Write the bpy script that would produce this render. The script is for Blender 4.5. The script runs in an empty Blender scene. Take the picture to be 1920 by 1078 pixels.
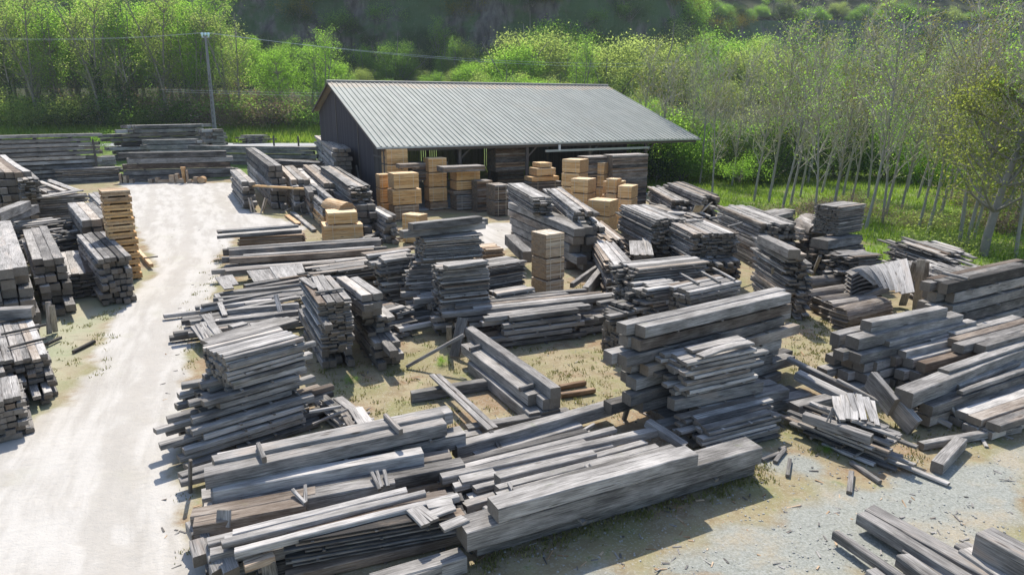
import bpy, math, random
import numpy as np
from mathutils import Vector, Matrix
from mathutils.bvhtree import BVHTree
random.seed(7); RN = np.random.default_rng(7)
R = math.radians
SC = bpy.context.scene
COL = SC.collection
# ------------------------------------------------------------------ camera
CAMH, FPX, PITCH = 7.0, 1273.0, R(15.0)
cam = bpy.data.cameras.new('camera'); camo = bpy.data.objects.new('camera', cam); COL.objects.link(camo)
camo.location = (0, 0, CAMH); camo.rotation_euler = (math.pi/2 - PITCH, 0, 0)
cam.sensor_width = 36; cam.lens = 36*FPX/1920; cam.clip_start = .1; cam.clip_end = 3000
SC.camera = camo
CP, SP = math.cos(PITCH), math.sin(PITCH)
def ray(px, py):
    a = (px-960)/FPX; b = -(py-539)/FPX
    return Vector((a, CP + b*SP, -SP + b*CP))
def U(px, py, z=0.0):
    """world point at height z seen at photo pixel (px, py)"""
    d = ray(px, py); k = (z-CAMH)/d.z
    return Vector((d.x*k, d.y*k, z))
def Ud(px, py, dist):
    """world point at ground distance dist seen at photo pixel"""
    d = ray(px, py); k = dist/d.y
    return Vector((d.x*k, d.y*k, CAMH + d.z*k))
# ------------------------------------------------------------------ nodes / materials
class NT:
    def __init__(s, name):
        s.m = bpy.data.materials.new(name); s.m.use_nodes = True; s.t = s.m.node_tree; s.t.nodes.clear()
        s.out = s.t.nodes.new('ShaderNodeOutputMaterial')
    def n(s, typ, **kw):
        nd = s.t.nodes.new(typ)
        for k, v in kw.items():
            if k in nd.inputs.keys(): 
                if hasattr(v, 'is_output') or isinstance(v, bpy.types.NodeSocket): s.t.links.new(v, nd.inputs[k])
                else: nd.inputs[k].default_value = v
            else: setattr(nd, k, v)
        return nd
    def link(s, a, b): s.t.links.new(a, b)
    def val(s, nd, i, v):
        if isinstance(v, bpy.types.NodeSocket): s.t.links.new(v, nd.inputs[i])
        else: nd.inputs[i].default_value = v
    def math(s, op, a, b=0.0, clamp=False):
        nd = s.t.nodes.new('ShaderNodeMath'); nd.operation = op; nd.use_clamp = clamp
        s.val(nd, 0, a); s.val(nd, 1, b); return nd.outputs[0]
    def mix(s, f, a, b):
        nd = s.t.nodes.new('ShaderNodeMix'); nd.data_type = 'RGBA'
        s.val(nd, 0, f)
        for i, v in ((6, a), (7, b)):
            if isinstance(v, bpy.types.NodeSocket): s.t.links.new(v, nd.inputs[i])
            else: nd.inputs[i].default_value = (*v, 1)
        return nd.outputs[2]
    def attr(s, name, out='Vector'):
        nd = s.t.nodes.new('ShaderNodeAttribute'); nd.attribute_name = name; return nd.outputs[out]
    def noise(s, vec, scale, detail=4, rough=.55, out=0):
        nd = s.t.nodes.new('ShaderNodeTexNoise'); nd.inputs['Scale'].default_value = scale
        nd.inputs['Detail'].default_value = detail; nd.inputs['Roughness'].default_value = rough
        if vec is not None: s.t.links.new(vec, nd.inputs['Vector'])
        return nd.outputs[out]
    def scale(s, vec, sc):
        nd = s.t.nodes.new('ShaderNodeVectorMath'); nd.operation = 'MULTIPLY'
        s.t.links.new(vec, nd.inputs[0]); nd.inputs[1].default_value = sc; return nd.outputs[0]
    def ramp(s, f, a, b):   # smooth 0..1 between a and b
        nd = s.t.nodes.new('ShaderNodeMapRange'); nd.interpolation_type = 'SMOOTHSTEP'
        s.val(nd, 0, f); nd.inputs[1].default_value = a; nd.inputs[2].default_value = b; return nd.outputs[0]
    def obj(s):
        return s.t.nodes.new('ShaderNodeTexCoord').outputs['Object']
    def pos(s):
        return s.t.nodes.new('ShaderNodeNewGeometry').outputs['Position']
    def bsdf(s, col, rough=.8, bump=None, bs=.3, bd=.02, spec=.3, metal=0):
        p = s.t.nodes.new('ShaderNodeBsdfPrincipled')
        if isinstance(col, bpy.types.NodeSocket): s.t.links.new(col, p.inputs['Base Color'])
        else: p.inputs['Base Color'].default_value = (*col, 1)
        s.val(p, 'Roughness' if False else p.inputs.find('Roughness'), rough)
        p.inputs['Specular IOR Level'].default_value = spec; p.inputs['Metallic'].default_value = metal
        if bump is not None:
            b = s.t.nodes.new('ShaderNodeBump'); b.inputs['Strength'].default_value = bs; b.inputs['Distance'].default_value = bd
            s.t.links.new(bump, b.inputs['Height']); s.t.links.new(b.outputs[0], p.inputs['Normal'])
        s.t.links.new(p.outputs[0], s.out.inputs[0]); return s.m
def sep(t, vec):
    nd = t.t.nodes.new('ShaderNodeSeparateXYZ'); t.link(vec, nd.inputs[0]); return nd.outputs

def mat_wood():
    t = NT('weathered_wood')
    g = t.attr('gco'); w = sep(t, t.attr('wood')); tone, hue, rnd = w[0], w[1], w[2]
    endg = t.attr('endg', 'Fac')
    grain = t.noise(t.scale(g, (.7, 13, 13)), 4.0, 7, .68)
    fine = t.noise(t.scale(g, (.9, 45, 45)), 1.6, 3, .6)
    blotch = t.noise(t.scale(g, (.8, 2.2, 2.2)), 1.1, 5, .6)
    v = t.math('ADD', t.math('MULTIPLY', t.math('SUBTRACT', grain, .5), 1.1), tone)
    v = t.math('ADD', v, t.math('MULTIPLY', t.math('SUBTRACT', fine, .5), .55))
    v = t.math('ADD', v, t.math('MULTIPLY', t.math('SUBTRACT', blotch, .5), 1.15))
    cr = t.t.nodes.new('ShaderNodeValToRGB'); t.link(v, cr.inputs[0])
    e = cr.color_ramp.elements
    e[0].position = .08; e[0].color = (.030, .027, .025, 1)
    e[1].position = 1.0; e[1].color = (.50, .47, .44, 1)
    n = e.new(.42); n.color = (.132, .123, .114, 1)
    n = e.new(.7); n.color = (.275, .258, .24, 1)
    grey = cr.outputs[0]
    fr = t.t.nodes.new('ShaderNodeValToRGB'); t.link(v, fr.inputs[0])
    e = fr.color_ramp.elements
    e[0].position = .1; e[0].color = (.36, .17, .055, 1); e[1].position = .95; e[1].color = (.80, .55, .28, 1)
    n = e.new(.5); n.color = (.64, .36, .135, 1)
    brown = t.mix(t.math('MULTIPLY', t.ramp(blotch, .52, .72), t.math('MULTIPLY', t.ramp(rnd, .5, .95), .55)), grey, (.25, .17, .11))
    moss = t.mix(t.math('MULTIPLY', t.ramp(t.noise(t.scale(g, (1, 1.5, 1.5)), 2.3, 5, .7), .58, .75), t.math('MULTIPLY', t.ramp(rnd, .62, .2), .45)), brown, (.15, .165, .09))
    c = t.mix(hue, moss, fr.outputs[0])
    vo = t.t.nodes.new('ShaderNodeTexVoronoi'); vo.inputs['Scale'].default_value = 1.0; t.link(t.scale(g, (1.1, 5, 5)), vo.inputs['Vector'])
    knot = t.math('MULTIPLY', t.ramp(vo.outputs['Distance'], .17, .06), t.ramp(rnd, .25, .6))
    c = t.mix(t.math('MULTIPLY', knot, .8), c, (.06, .045, .035))
    crack = t.ramp(t.noise(t.scale(g, (.8, 24, 24)), 1.3, 3, .5), .37, .31)
    c = t.mix(t.math('MULTIPLY', crack, .75), c, (.05, .045, .04))
    endc = t.mix(t.noise(g, 14, 4, .7), (.07, .055, .042), (.24, .20, .155))
    endf = t.mix(t.noise(g, 14, 4, .7), (.30, .16, .07), (.55, .36, .19))
    c = t.mix(t.math('MULTIPLY', endg, .8), c, t.mix(hue, endc, endf))
    b = t.math('SUBTRACT', t.math('ADD', grain, t.math('MULTIPLY', fine, .5)), crack)
    return t.bsdf(c, .82, b, .5, .012, .25)
WOOD = mat_wood()
def mat_plain(name, col, rough=.8, var=.25, sc=3.0, metal=0, spec=.3, bs=.2):
    t = NT(name); o = t.obj()
    n1 = t.noise(o, sc, 6, .65)
    k = t.math('ADD', 1-var, t.math('MULTIPLY', n1, 2*var))
    mm = t.t.nodes.new('ShaderNodeMix'); mm.data_type = 'RGBA'; mm.blend_type = 'MULTIPLY'
    mm.inputs[0].default_value = 1; mm.inputs[6].default_value = (*col, 1)
    cb = t.t.nodes.new('ShaderNodeCombineColor')
    for i in range(3): t.link(k, cb.inputs[i])
    t.link(cb.outputs[0], mm.inputs[7])
    return t.bsdf(mm.outputs[2], rough, n1, bs, .02, spec, metal)
# ------------------------------------------------------------------ mesh helpers
def mesh_from(name, V, F, mat, smooth=False, attrs=None):
    me = bpy.data.meshes.new(name)
    me.from_pydata([tuple(v) for v in V], [], F)
    me.materials.append(mat)
    if smooth: me.polygons.foreach_set('use_smooth', [True]*len(me.polygons))
    for k, (dom, typ, data) in (attrs or {}).items():
        a = me.attributes.new(k, typ, dom)
        arr = np.asarray(data, dtype=np.float32).ravel()
        a.data.foreach_set('vector' if typ == 'FLOAT_VECTOR' else 'value', arr)
    me.update(); return me
def link(name, me, parent=None, loc=None, **props):
    o = bpy.data.objects.new(name, me); COL.objects.link(o)
    if loc is not None: o.location = loc
    if parent is not None: o.parent = parent
    for k, v in props.items(): o[k] = v
    return o
def empty(name, loc, label, category, group=None, rz=0):
    o = bpy.data.objects.new(name, None); COL.objects.link(o); o.location = loc; o.rotation_euler = (0, 0, rz)
    o['label'] = label; o['category'] = category
    if group: o['group'] = group
    return o
class MB:
    """collects shapes into one mesh"""
    def __init__(s): s.V = []; s.F = []
    def box(s, c, h, M=None):
        c = Vector(c); n = len(s.V)
        for sx in (-1, 1):
            for sy in (-1, 1):
                for sz in (-1, 1):
                    d = Vector((sx*h[0], sy*h[1], sz*h[2]))
                    s.V.append(c + (M @ d if M is not None else d))
        s.F += [[n+i for i in f] for f in ((0,1,3,2),(4,6,7,5),(0,4,5,1),(2,3,7,6),(0,2,6,4),(1,5,7,3))]
    def tube(s, pts, rad, k=6, cap=True):
        n0 = len(s.V); pts = [Vector(p) for p in pts]
        for i, p in enumerate(pts):
            d = (pts[min(i+1, len(pts)-1)] - pts[max(i-1, 0)])
            d = d.normalized() if d.length > 1e-9 else Vector((0, 0, 1))
            a = d.orthogonal().normalized(); b = d.cross(a)
            for j in range(k):
                an = 2*math.pi*j/k
                s.V.append(p + (a*math.cos(an) + b*math.sin(an))*rad[i])
        for i in range(len(pts)-1):
            for j in range(k):
                s.F.append([n0+i*k+j, n0+i*k+(j+1) % k, n0+(i+1)*k+(j+1) % k, n0+(i+1)*k+j])
        if cap:
            s.F.append([n0+j for j in range(k)][::-1]); s.F.append([n0+(len(pts)-1)*k+j for j in range(k)])
    def build(s, name, mat, parent=None, smooth=False, loc=None, **props):
        return link(name, mesh_from(name, s.V, s.F, mat, smooth), parent, loc, **props)
# ------------------------------------------------------------------ boards
POOL = []
class Bd:
    __slots__ = ('kind', 'c', 'ex', 'ey', 'ez', 'L', 'w', 'h', 'tone', 'hue', 'label', 'bow', 'group', 'hits', 'force')
def add_board(kind, c, ex, L, w, h, tone=.5, hue=0., label=None, bow=None, roll=0., group=None, force=False, up=None):
    b = Bd(); b.kind = kind; b.c = Vector(c); b.ex = Vector(ex).normalized()
    upv = Vector(up) if up else Vector((0, 0, 1))
    if abs(b.ex.dot(upv)) > .98: upv = Vector((0, 1, 0))
    ey = upv.cross(b.ex).normalized(); ez = b.ex.cross(ey)
    if roll:
        q = Matrix.Rotation(roll, 3, b.ex); ey = q @ ey; ez = q @ ez
    b.ey, b.ez = ey, ez; b.L, b.w, b.h = L, w, h; b.tone = tone; b.hue = hue; b.label = label
    b.bow = bow if bow is not None else random.gauss(0, .004)*L*.5
    b.group = group; b.hits = 0; b.force = force
    POOL.append(b); return b
ORD = 'first second third fourth fifth sixth seventh eighth ninth tenth eleventh twelfth thirteenth fourteenth fifteenth sixteenth seventeenth eighteenth nineteenth twentieth'.split()
def ordn(i):
    if i < 20: return ORD[i]
    tens = {2: 'twenty', 3: 'thirty', 4: 'forty', 5: 'fifty', 6: 'sixty'}[(i+1)//10]; u = (i+1) % 10
    return tens + '-' + ORD[u-1] if u else tens[:-1] + 'ieth'
def kind_of(t, L=9):
    return 'timber_beam' if t >= .155 else 'sawn_plank'
NOUN = {'timber_beam': 'beam', 'sawn_plank': 'plank', 'spacer_stick': 'spacer stick'}
def S(desc, A, B, H, W=1.0, t=.3, w=.3, gap=.02, z0=0., jit=.12, drop=.0, s='b', hue=0., tone=.5, side_jit=.03, lowjit=0., nst=3, slack=.0, huelow=None, ext0=0, ext1=0, tilt=0):
    """a stack of boards; A, B: photo pixels of the ends of its near top edge at height H; s: which way its width W goes from that edge"""
    a, b = U(*A, H), U(*B, H)
    ax = (b-a); L = ax.length; ax.normalize()
    n = Vector((-ax.y, ax.x, 0))
    if s == 'b' and n.dot(a+b) < 0 or s == 'r' and n.x < 0 or s == 'l' and n.x > 0: n = -n
    gap = gap*1.35 + .004; t *= .86
    nc = max(1, round((H-z0)/(t+gap))); ch = (H-z0)/nc; th = ch-gap
    m = max(1, round(W/w)); bw = W/m
    frm = {'b': 'front', 'r': 'left', 'l': 'right'}[s]
    st = random.gauss(0, .03)
    for ci in range(nc):            # 0 = top course
        zc = H - ci*ch - th/2
        yaw = random.gauss(0, .004); axc = Vector((ax.x - ax.y*yaw, ax.y + ax.x*yaw, 0)).normalized()
        sh = random.gauss(0, side_jit); lj = jit + (lowjit*ci/max(1, nc-1))
        c0, c1 = random.gauss(0, lj*.5), random.gauss(0, lj*.5)
        for k in range(m):
            if slack and random.random() < slack and ci < 2: continue
            e0 = c0 + random.gauss(0, lj) - ext0*ci/nc; e1 = c1 + random.gauss(0, lj) + ext1*ci/nc
            if drop and random.random() < .22:
                if random.random() < .5: e0 += random.uniform(0, drop)
                else: e1 -= random.uniform(0, drop)
            e0 = min(e0, L*.4); e1 = max(e1, -L*.4)
            off = (k+.5)*bw + sh + random.gauss(0, .018)
            cc = a + ax*((e0 + L + e1)/2) + n*off; cc.z = zc + random.gauss(0, .003)
            kd = kind_of(th)
            if m == 1: lb = f'{NOUN[kd]} in {ordn(ci)} course down, {desc}'
            else: lb = f'{ordn(k)} {NOUN[kd]} from the {frm}, {ordn(ci)} course down, {desc}'
            hu = hue if huelow is None or ci < nc*.45 else huelow
            add_board(kd, cc, axc, L+e1-e0, bw*random.uniform(.9, .985), th*random.uniform(.94, 1.0), tone+st+random.gauss(0, .17), max(0, min(1, hu + random.gauss(0, .06))) if hu else (random.uniform(.04, .15) if random.random() < .15 else 0.), lb, group=desc, roll=random.gauss(0, .006))
        if gap >= .015 and (th > .1 or ci % 3 == 0) and ci < nc:
            for q in range(nst):
                f = (q+.5)/nst + random.gauss(0, .03)
                p = a + ax*(L*f) + n*(W/2); p.z = zc - th/2 - gap/2
                add_board('spacer_stick', p, n, W + random.uniform(.02, .18), .05, gap, tone+random.gauss(.05, .12), hue*.6, f'{ordn(q)} spacer stick beneath {ordn(ci)} course, {desc}', bow=0, group=desc)
def P(label, a, b, w, h, kind=None, hue=0., tone=.55, roll=0., bow=None, force=True, up=None):
    """one loose board; a, b = (px, py, z) of its centre line's ends"""
    p, q = U(*a), U(*b); d = q-p
    add_board(kind or kind_of(min(w, h)), (p+q)/2, d, d.length, w, h, tone, hue, label, bow, roll, force=force, up=up)
def E(label, A, B, z, w, h, hue=0., tone=.5, zb=None, kind=None, roll=0.):
    """one beam whose near top edge runs between photo pixels A and B at height z"""
    a, b = U(*A, z), U(*B, z if zb is None else zb); d = b-a
    n = Vector((-d.y, d.x, 0)).normalized()
    if n.dot(a+b) < 0: n = -n
    add_board(kind or kind_of(h), (a+b)/2 + n*w/2 - Vector((0, 0, h/2)), d, d.length, w, h, tone + random.gauss(0, .06), hue, label, force=True, roll=roll)
# ------------------------------------------------------------------ the stacks (photo pixel of near top edge, height)
# far row along the road
S('long stack farthest left along the road', (-40,269), (128,264), 3.7, 2.2, .27, .3, .05, jit=.25)
S('high ragged stack behind the far-left row', (-40,256), (172,251), 4.4, 1.8, .34, .34, .08, jit=.5, drop=1.2)
S('tallest stack near the utility pole', (236,236), (386,233), 4.9, 2.4, .4, .38, .07, jit=.7, drop=.5, ext0=.5)
S('stack end just right of the pole', (392,243), (422,242), 4.5, 1.6, .34, .35, .06, jit=.5)
S('small capped stack before the pole stack', (272,263), (374,261), 3.5, 1.3, .5, .4, .04, jit=.25, tone=.55, z0=1.4)
S('four-course wall of huge beams by the offcuts', (228,287), (431,283), 2.75, 1.2, .52, .55, .05, jit=.25, drop=.8, tone=.53)
S('low stack left of the offcut blocks', (106,318), (222,314), 1.35, 1.3, .16, .3, .02, jit=.2, drop=.6, tone=.5)
S('pair of beams behind the low stack', (132,296), (214,293), 2.2, .8, .4, .4, .05, jit=.2, z0=.4)
S('long single beam row before the road', (362,273), (590,276), 2.9, .9, .42, .45, .04, jit=.9, drop=3, tone=.5)
S('small tapering stack beside the road', (457,254), (498,253), 3.3, 1.4, .22, .3, .05, z0=1.3, jit=.35, lowjit=.3)
S('grey planks behind the corner stack', (500,300), (582,304), 2.0, 1.6, .1, .3, .03, jit=.9, drop=1.5)
# left bank
S('thick beams farthest up the left bank', (12,290), (60,322), 3.5, 2.0, .38, .4, .03, s='l', jit=.25, tone=.55)
S('thin boards beside the left bank beams', (60,322), (73,334), 3.2, .9, .07, .22, .0, s='l', jit=.3, tone=.6, z0=2.2)
S('low framed planks on the left bank', (100,338), (152,357), 1.9, 1.5, .06, .22, .08, s='l', jit=.4, slack=.3, tone=.62)
S('dark stack under the long white plank', (62,372), (150,366), 1.9, 1.6, .12, .3, .02, jit=.3)
E('long pale plank lying across the left bank', (60,372), (157,356), 2.1, .6, .07, tone=.72)
E('thick tilted beam across the left bank', (0,399), (58,376), 2.5, .5, .42, tone=.5)
E('second thick beam slanting behind the left bank', (8,404), (72,383), 2.2, .6, .42, tone=.55)
S('paired thick beams behind the pallet tower', (127,381), (154,413), 2.2, 1.5, .36, .42, .03, s='r', jit=.3, tone=.56)
S('narrow boards touching the pallet tower', (163,362), (186,384), 2.3, .5, .1, .2, .02, s='r', jit=.2, tone=.62)
S('cross planks left of the tower stack', (30,425), (140,412), 1.5, 1.8, .09, .28, .05, jit=.5, drop=1, tone=.56, slack=.25)
S('open bearers on the left bank', (100,440), (160,430), 1.3, 2.2, .1, .2, .06, jit=.6, tone=.6, slack=.4)
S('boxy stack touching the tower foot', (142,440), (180,486), 1.75, 1.05, .19, .2, .03, s='r', jit=.15, tone=.5)
S('thin board pile left of the tower', (108,474), (119,516), .95, 1.0, .035, .24, .012, s='r', jit=.08, tone=.6)
S('split-top beam stack on the left bank', (42,428), (63,490), 1.95, .95, .27, .3, .03, s='r', jit=.3, lowjit=.2, tone=.53)
S('huge beams at the left edge', (22,412), (54,497), 2.35, 2.4, .36, .4, .03, s='l', jit=.3, drop=.6, tone=.57)
E('wide beam lying across before the huge beams', (-30,584), (56,578), 1.45, .4, .3, tone=.6)
S('stickered plank stack by the chalk track', (62,596), (92,662), 1.1, 1.1, .11, .2, .02, s='l', jit=.1, lowjit=.25, tone=.68)
S('next plank stack left of the stickered one', (-20,612), (8,680), 1.15, 1.5, .11, .22, .02, s='l', jit=.15, tone=.62)
S('nearest plank stack on the left bank', (34,702), (43,742), .95, 1.3, .13, .18, .015, s='l', jit=.06, tone=.62)
for i, (x0, y0, x1, y1) in enumerate(((-5,606,66,592), (2,627,86,609), (15,652,86,634), (0,600,40,590))):
    P(f'{ORD[i]} dark crosswise batten on the stickered plank stack', (x0,y0,1.16), (x1,y1,1.16), .07, .06, 'spacer_stick', tone=.2)
P('left of two pale boards leaning at the bank', (90,566,1.15), (93,626,.05), .16, .04, 'sawn_plank', tone=.74)
P('right of two pale boards leaning at the bank', (97,573,1.1), (104,622,.05), .16, .04, 'sawn_plank', tone=.72)
P('dark stick lying alone on the chalk track', (137,660,.06), (177,640,.06), .1, .1, 'sawn_plank', tone=.05)
P('dark stick poking from under the stickered stack', (86,646,.1), (114,633,.1), .09, .08, 'sawn_plank', tone=.1)
P('short pinkish beam beside the pallet tower', (259,470,.2), (284,498,.2), .16, .16, 'sawn_plank', hue=.55, tone=.8)
P('thin stick crossing the pinkish beam', (270,484,.3), (296,481,.3), .06, .06, 'spacer_stick', tone=.35)
for i, (x, y, z) in enumerate(((245,408,2.2), (246,424,1.9), (250,452,1.3), (250,462,1.0), (244,440,1.5))):
    P(f'{ORD[i]} stub of wood sticking out right of the pallet tower', (x-22,y+2,z), (x+7,y-1,z), .12, .09, 'sawn_plank', tone=.4)
# by the shed's gable
S('short stack at the bend of the track', (431,318), (453,341), 1.95, .85, .34, .4, .04, s='r', jit=.35, tone=.55)
S('tall twin-beam stack at the bend', (459,277), (503,311), 3.0, .95, .42, .46, .03, s='r', jit=.15, lowjit=.5, tone=.55)
S('stack right of the twin beams', (522,311), (548,338), 2.2, 1.2, .36, .4, .04, s='r', jit=.25, lowjit=.4, tone=.56)
S('bright-topped beams by the twin stack', (542,309), (577,347), 2.2, 2.1, .33, .36, .04, s='r', jit=.45, tone=.64, slack=.3)
E('fresh yellow board laid across two stacks', (472,347), (570,353), 1.75, .25, .12, hue=.9, tone=.75)
S('half fresh half grey stack by the boule', (570,354), (603,382), 1.55, .75, .13, .26, .03, s='r', jit=.08, tone=.55, huelow=.8)
E('grey beam on the half fresh stack', (581,344), (619,374), 1.9, .3, .26, tone=.6)
S('thick stack under shingled boards by gable', (599,342), (660,387), 1.75, 1.3, .36, .38, .02, s='r', jit=.3, lowjit=.6, tone=.52)
S('overlapping boards sloping by the gable', (600,312), (656,350), 2.65, 1.2, .05, .3, .012, z0=1.75, s='r', jit=.35, tone=.5)
S('tall stack against the gable wall', (590,254), (624,279), 3.9, 1.25, .34, .36, .03, s='r', jit=.12, tone=.55)
S('beams between gable wall and roof', (652,275), (676,293), 3.2, .9, .42, .45, .05, s='r', jit=.3, tone=.56)
S('beams running down beside the fresh stack', (714,387), (745,404), 1.5, .6, .2, .28, .03, s='l', jit=.3, tone=.58)
P('left pole leaning on the gable stacks', (683,300,2.9), (702,366,.2), .14, .1, 'sawn_plank', tone=.4)
P('right pole leaning on the gable stacks', (668,310,2.6), (676,350,1.0), .1, .08, 'sawn_plank', tone=.5)
for i, (x0, y0, x1, y1) in enumerate(((466,371,472,399), (470,371,478,398), (497,371,489,400), (501,373,494,398))):
    P(f'{ORD[i]} short board leaning on the bend stacks', (x0,y0,.95), (x1,y1,.03), .1, .035, 'sawn_plank', hue=.35, tone=.7)
P('thin pole propped beside the twin stack', (526,399,.05), (571,379,.9), .08, .07, 'spacer_stick', tone=.5)
P('pale board lying before the half fresh stack', (548,398,.12), (590,432,.12), .28, .12, 'sawn_plank', tone=.68)
P('orange board frame lying before the half fresh stack', (538,404,.1), (560,420,.1), .3, .1, 'sawn_plank', hue=.6, tone=.55)
for i, (a, b, w) in enumerate((((670,452,.2),(740,425,.5),.2), ((690,448,.3),(726,428,.2),.25), ((705,452,.15),(760,446,.15),.2), ((690,415,.9),(732,408,.9),.1), ((640,436,.1),(700,440,.1),.2), ((720,442,.1),(752,433,.5),.14))):
    P(f'{ORD[i]} scrap timber tumbled between fresh packs and gable stack', a, b, w, w*.7, 'sawn_plank', tone=.5)
# long beams right of the track
S('strapped plank bundle at the track edge', (448,446), (569,440), .98, .9, .04, .24, .008, z0=.5, jit=.06, hue=.3, tone=.4)
E('upper beam resting on the strapped plank bundle', (416,433), (560,422), 1.32, .25, .14, tone=.55)
E('lower beam resting on the strapped plank bundle', (407,443), (566,431), 1.14, .22, .14, tone=.5)
E('third beam resting on the strapped plank bundle', (408,435), (552,424), 1.25, .6, .1, tone=.5)
S('dark long beams below the fresh step packs', (430,470), (700,452), .75, .9, .3, .32, .05, jit=.5, tone=.42)
S('long low beams below the plank bundle', (409,486), (708,466), .7, .8, .26, .3, .06, jit=.4, drop=1, tone=.5)
S('third row of long beams', (428,508), (712,484), .55, .6, .22, .3, .05, jit=.35, drop=2, tone=.52)
for i in range(13):
    x = 522+i*4.1; P(f'{ordn(i)} slat from the left in the fan of short slats', (x,522-i*.5,.42), (x-14+i*.5,500-i*.4,.62), .13, .03, 'sawn_plank', tone=.72)
for i in range(9):
    x = 474+i*6; P(f'{ordn(i)} slat from the left in the jumbled short heap', (x+6,529-i,.4), (x-8,508-i*.5,.55), .15, .04, 'sawn_plank', tone=.62)
LONG = [((460,535),(621,507),.42,.2), ((430,548),(600,530),.4,.2), ((405,552),(565,524),.4,.14), ((420,565),(600,548),.45,.14), ((380,573),(565,540),.5,.14),
        ((400,560),(590,540),.5,.2), ((425,585),(560,555),.5,.12), ((455,560),(570,548),.45,.1), ((390,592),(425,586),.4,.12), ((425,582),(560,570),.55,.2),
        ((411,602),(555,584),.5,.16), ((460,570),(565,556),.5,.1), ((470,590),(556,580),.4,.2), ((405,575),(560,552),.35,.2), ((455,545),(600,525),.3,.2), ((440,600),(560,590),.3,.2)]
for i, (a, b, z, h) in enumerate(LONG):
    E(f'{ordn(i)} long narrow beam in the loose rows beside the track', a, b, z, .22, h, tone=.55)
CR = [((412,520),(430,542),.6,.35), ((428,517),(440,535),.6,.3), ((405,552),(420,570),.5,.16), ((412,568),(422,592),.55,.16), ((385,590),(398,606),.5,.3), ((372,608),(392,640),.5,.2), ((380,605),(410,650),.5,.16), ((395,607),(415,632),.55,.25), ((362,612),(385,642),.45,.14)]
for i, (a, b, z, w) in enumerate(CR):
    P(f'{ordn(i)} pale cross board at the track ends of loose rows', (*a, z), (*b, z-.1), w, .06, 'sawn_plank', tone=.68)
P('plank propped upright against the loose long rows', (517,553,.9), (529,598,.25), .16, .05, 'sawn_plank', tone=.68)
E('beam on end of loose rows above plank stack', (406,632), (525,597), .75, .28, .26, tone=.55)
E('wide pale slab behind the big ragged stack', (395,645), (560,600), .9, .6, .12, tone=.66)
S('stubby underlayer beside the chalk track', (388,625), (560,600), .4, 3.6, .16, .24, .05, jit=.5, drop=1, tone=.5, slack=.35)
for i, (a, b, z, h) in enumerate((((470,612),(505,606),.7,.12), ((432,614),(460,607),.7,.1))):
    P(f'{ORD[i]} rough pale offcut lying on the loose rows', (*a, z), (*b, z), .3, h, 'sawn_plank', tone=.75)
# twin pillars
S('thin-plank pillar left of the gap', (563,521), (597,568), 2.1, .85, .05, .2, .008, s='r', jit=.05, tone=.55, z0=.75)
S('beam footing of the thin-plank pillar', (560,580), (598,640), .75, .8, .2, .22, .03, s='r', jit=.25, tone=.5)
P('first loose board on the thin-plank pillar', (566,521,2.14), (594,540,2.14), .2, .04, 'sawn_plank', tone=.66)
P('second loose board on the thin-plank pillar', (590,519,2.14), (605,545,2.14), .2, .04, 'sawn_plank', tone=.7)
P('third loose board on the thin-plank pillar', (600,517,2.17), (618,545,2.17), .2, .04, 'sawn_plank', tone=.6)
P('fourth loose board on the thin-plank pillar', (592,549,2.16), (643,541,2.16), .12, .05, 'sawn_plank', tone=.45)
P('square stub poking from the thin-plank pillar', (604,597,1.6), (617,614,1.6), .2, .15, 'sawn_plank', tone=.6)
S('upper beams of the stepped pillar', (633,521), (677,553), 2.0, .62, .22, .3, .02, z0=1.3, s='r', jit=.12, tone=.56)
S('middle planks of the stepped pillar', (641,545), (690,596), 1.3, .75, .12, .24, .02, z0=.75, s='r', jit=.25, tone=.53)
S('lower beams of the stepped pillar', (650,580), (704,648), .75, .75, .2, .24, .03, s='r', jit=.3, tone=.5)
# centre
S('broad-headed stack amid the yard', (796,448), (903,440), 2.72, 1.3, .055, .2, .012, z0=1.9, jit=.05, tone=.56)
S('waist of the broad-headed stack', (780,492), (890,484), 1.9, 1.5, .07, .2, .01, z0=.9, jit=.1, ext0=.3, tone=.5)
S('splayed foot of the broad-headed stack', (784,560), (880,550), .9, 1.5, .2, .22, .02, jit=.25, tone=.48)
E('topmost beam crowning the broad-headed stack', (774,420), (904,406), 3.25, .35, .24, tone=.58)
E('front beam crowning the broad-headed stack', (757,434), (911,417), 3.0, .35, .24, tone=.58)
E('rear beam crowning the broad-headed stack', (785,425), (915,410), 2.98, .8, .22, tone=.5)
S('front plank stack below the broad head', (826,505), (916,497), 2.15, 1.0, .06, .2, .01, jit=.05, tone=.52, z0=.5)
S('bearers under the front plank stack', (806,602), (905,592), .5, 1.1, .2, .3, .05, jit=.35, tone=.45)
E('bright plank topping the front stack', (840,500), (914,489), 2.3, .3, .12, tone=.68)
S('stickered thin boards behind the centre', (908,502), (984,490), 1.8, 1.1, .03, .3, .012, jit=.05, tone=.5)
S('narrow capped stack left of the centre', (716,488), (776,480), 1.85, .9, .14, .28, .02, z0=1.3, jit=.15, tone=.62)
S('narrow foot of the capped stack', (722,514), (768,508), 1.3, .9, .1, .2, .015, jit=.12, tone=.45)
S('white topped boards behind capped stack', (706,478), (778,468), 1.9, .7, .16, .35, .04, jit=.25, tone=.7, z0=1.4)
S('brown jumble between pillars and centre', (640,508), (712,498), 1.1, 1.8, .06, .2, .03, jit=.5, tone=.45)
S('low planks under the stepped pillar', (722,585), (776,572), .75, .8, .1, .26, .03, jit=.35, tone=.56)
S('little dark pile beside the low planks', (728,620), (780,610), .35, .8, .12, .22, .03, jit=.4, tone=.42)
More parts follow.
